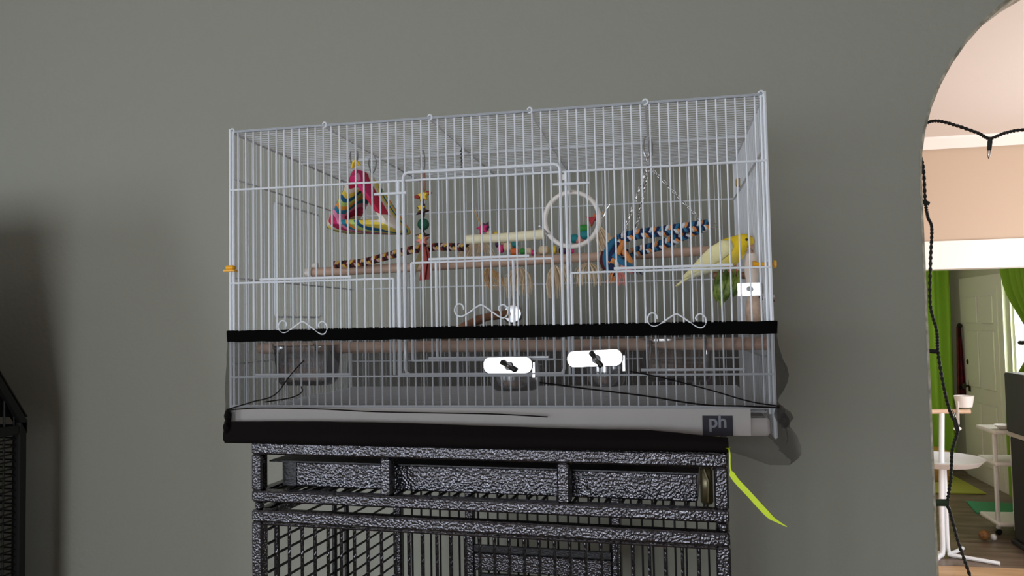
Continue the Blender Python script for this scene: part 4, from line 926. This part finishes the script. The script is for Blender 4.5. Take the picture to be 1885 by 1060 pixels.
# dark red bag / scarf on the corner
t = thing('scarf', 'dark red and black scarf hanging between curtain and white door', 'scarf', (3.83, 8.4, -0.8))
g = [[(3.825+0.10*(j/8-0.5)*(0.4+0.5*i/12), 8.38-0.02*math.sin(j*1.6), 0.02-0.85*i/12) for j in range(9)] for i in range(13)]
part(t, 'cloth', MB().sheet(g, 0.02, (0, 1, 0)), mat('dark_red_weave', srgb(30, 14, 16), 0.9, noise=(9, srgb(120, 26, 40))), 60)
part(t, 'knot', MB().ball((3.835, 8.39, 0.03), 0.03, 10), M_rblk)
# rug, box, mats
tag(MB().box((2.5, 7.35, F+0.001), (3.66, 8.5, F+0.018), 0.006).build('rug', mat('olive_green_rug', srgb(150, 152, 56), 0.95, bump=(80, 0.5, 0.01)), None, (3.1, 7.9, F)), 'olive green rug lying on the floor before the white door', 'rug')
t = thing('wooden_box', 'low yellowish wooden box under the straight green curtain', 'box', (3.2, 8.0, F+0.018))
M_box = wood_mat('yellow_pine', srgb(168, 120, 54), srgb(196, 150, 80))
part(t, 'body', MB().box((2.95, 7.85, F+0.019), (3.50, 8.2, F+0.30), 0.008), M_box); part(t, 'lid', MB().box((2.935, 7.83, F+0.30), (3.515, 8.22, F+0.33), 0.006), M_box)
tag(MB().prism([(3.28, 6.55), (3.74, 6.45), (3.78, 6.95), (3.36, 7.02)], F+0.001, F+0.012, 'z').build('mat', pm('teal_mat', 60, 150, 110), None, (3.5, 6.7, F)), 'flat teal green mat on the brown floor behind the cart', 'mat')
# white cart
CT = thing('cart', 'white slim cart with trays standing beside the dark cabinet', 'cart', (3.38, 5.95, F))
for (x, y) in ((3.19, 5.85), (3.30, 5.80), (3.56, 5.85), (3.56, 6.15)): part(CT, 'leg', MB().box((x-0.014, y-0.014, F+0.05), (x+0.014, y+0.014, -0.79), 0.004), M_trim)
for z in (-0.80, -1.05, -1.52): part(CT, 'shelf', MB().box((3.17, 5.79, z), (3.58, 6.17, z+0.03), 0.006), M_trim)
for (x, y) in ((3.19, 5.85), (3.56, 5.85), (3.56, 6.15)): part(CT, 'wheel', MB().lathe([(0.025, -0.01), (0.025, 0.01)], (x, y, F+0.026), 12, 'y'), M_blkp)
t = thing('dish', 'white dish with a handle on the top shelf of the cart', 'dish', (3.27, 5.84, -0.77))
part(t, 'bowl', MB().lathe([(0.03, -0.769), (0.05, -0.765), (0.085, -0.735), (0.08, -0.735), (0.03, -0.762)], (3.29, 5.89, 0), 20), M_hoop)
part(t, 'handle', MB().tube(curve_pts([(3.30, 5.89, -0.755), (3.32, 5.89, -0.70), (3.33, 5.89, -0.62)], 4), 0.014, 8), M_hoop)
# dark cabinet and box on top, near the doorway
t = thing('cabinet', 'tall dark cabinet cut off by the right edge behind the doorway', 'cabinet', (3.42, 5.4, F))
M_cab = mat('dark_cabinet', srgb(34, 32, 34), 0.6)
part(t, 'body', MB().box((3.205, 5.2, F+0.04), (3.65, 5.6, -0.78), 0.012), M_cab, 30); part(t, 'plinth', MB().box((3.185, 5.17, F), (3.67, 5.62, F+0.04), 0.008), M_cab, 30); part(t, 'top_board', MB().box((3.19, 5.18, -0.78), (3.67, 5.62, -0.74), 0.006), pm('pale_board', 200, 190, 180), 30)
part(t, 'door', MB().box((3.24, 5.186, F+0.08), (3.62, 5.201, -0.82), 0.006), M_cab, 30)
t = thing('speaker', 'black speaker box standing on the dark cabinet', 'speaker', (3.34, 5.38, -0.74))
part(t, 'case', MB().box((3.165, 5.22, -0.739), (3.52, 5.55, -0.292), 0.01), pm('black_case', 40, 41, 38, 0.5), 30)
part(t, 'grille', MB().box((3.19, 5.211, -0.71), (3.495, 5.221, -0.32), 0.004), pm('grille_cloth', 30, 30, 29, 0.9), 30)
t = thing('bird_toy', 'small brown and white toy left on the floor by the cart', 'toy', (3.03, 5.67, F))
part(t, 'ball', MB().ball((3.02, 5.67, F+0.042), 0.04, 12), wood_mat('wicker', srgb(150, 100, 50), srgb(96, 60, 30), (90, 90, 90))); part(t, 'cap', MB().ball((3.09, 5.68, F+0.026), 0.025, 10), M_hoop)
bpy.context.view_layer.update()
for o in bpy.data.objects:
    if 'base' in o: del o['base']
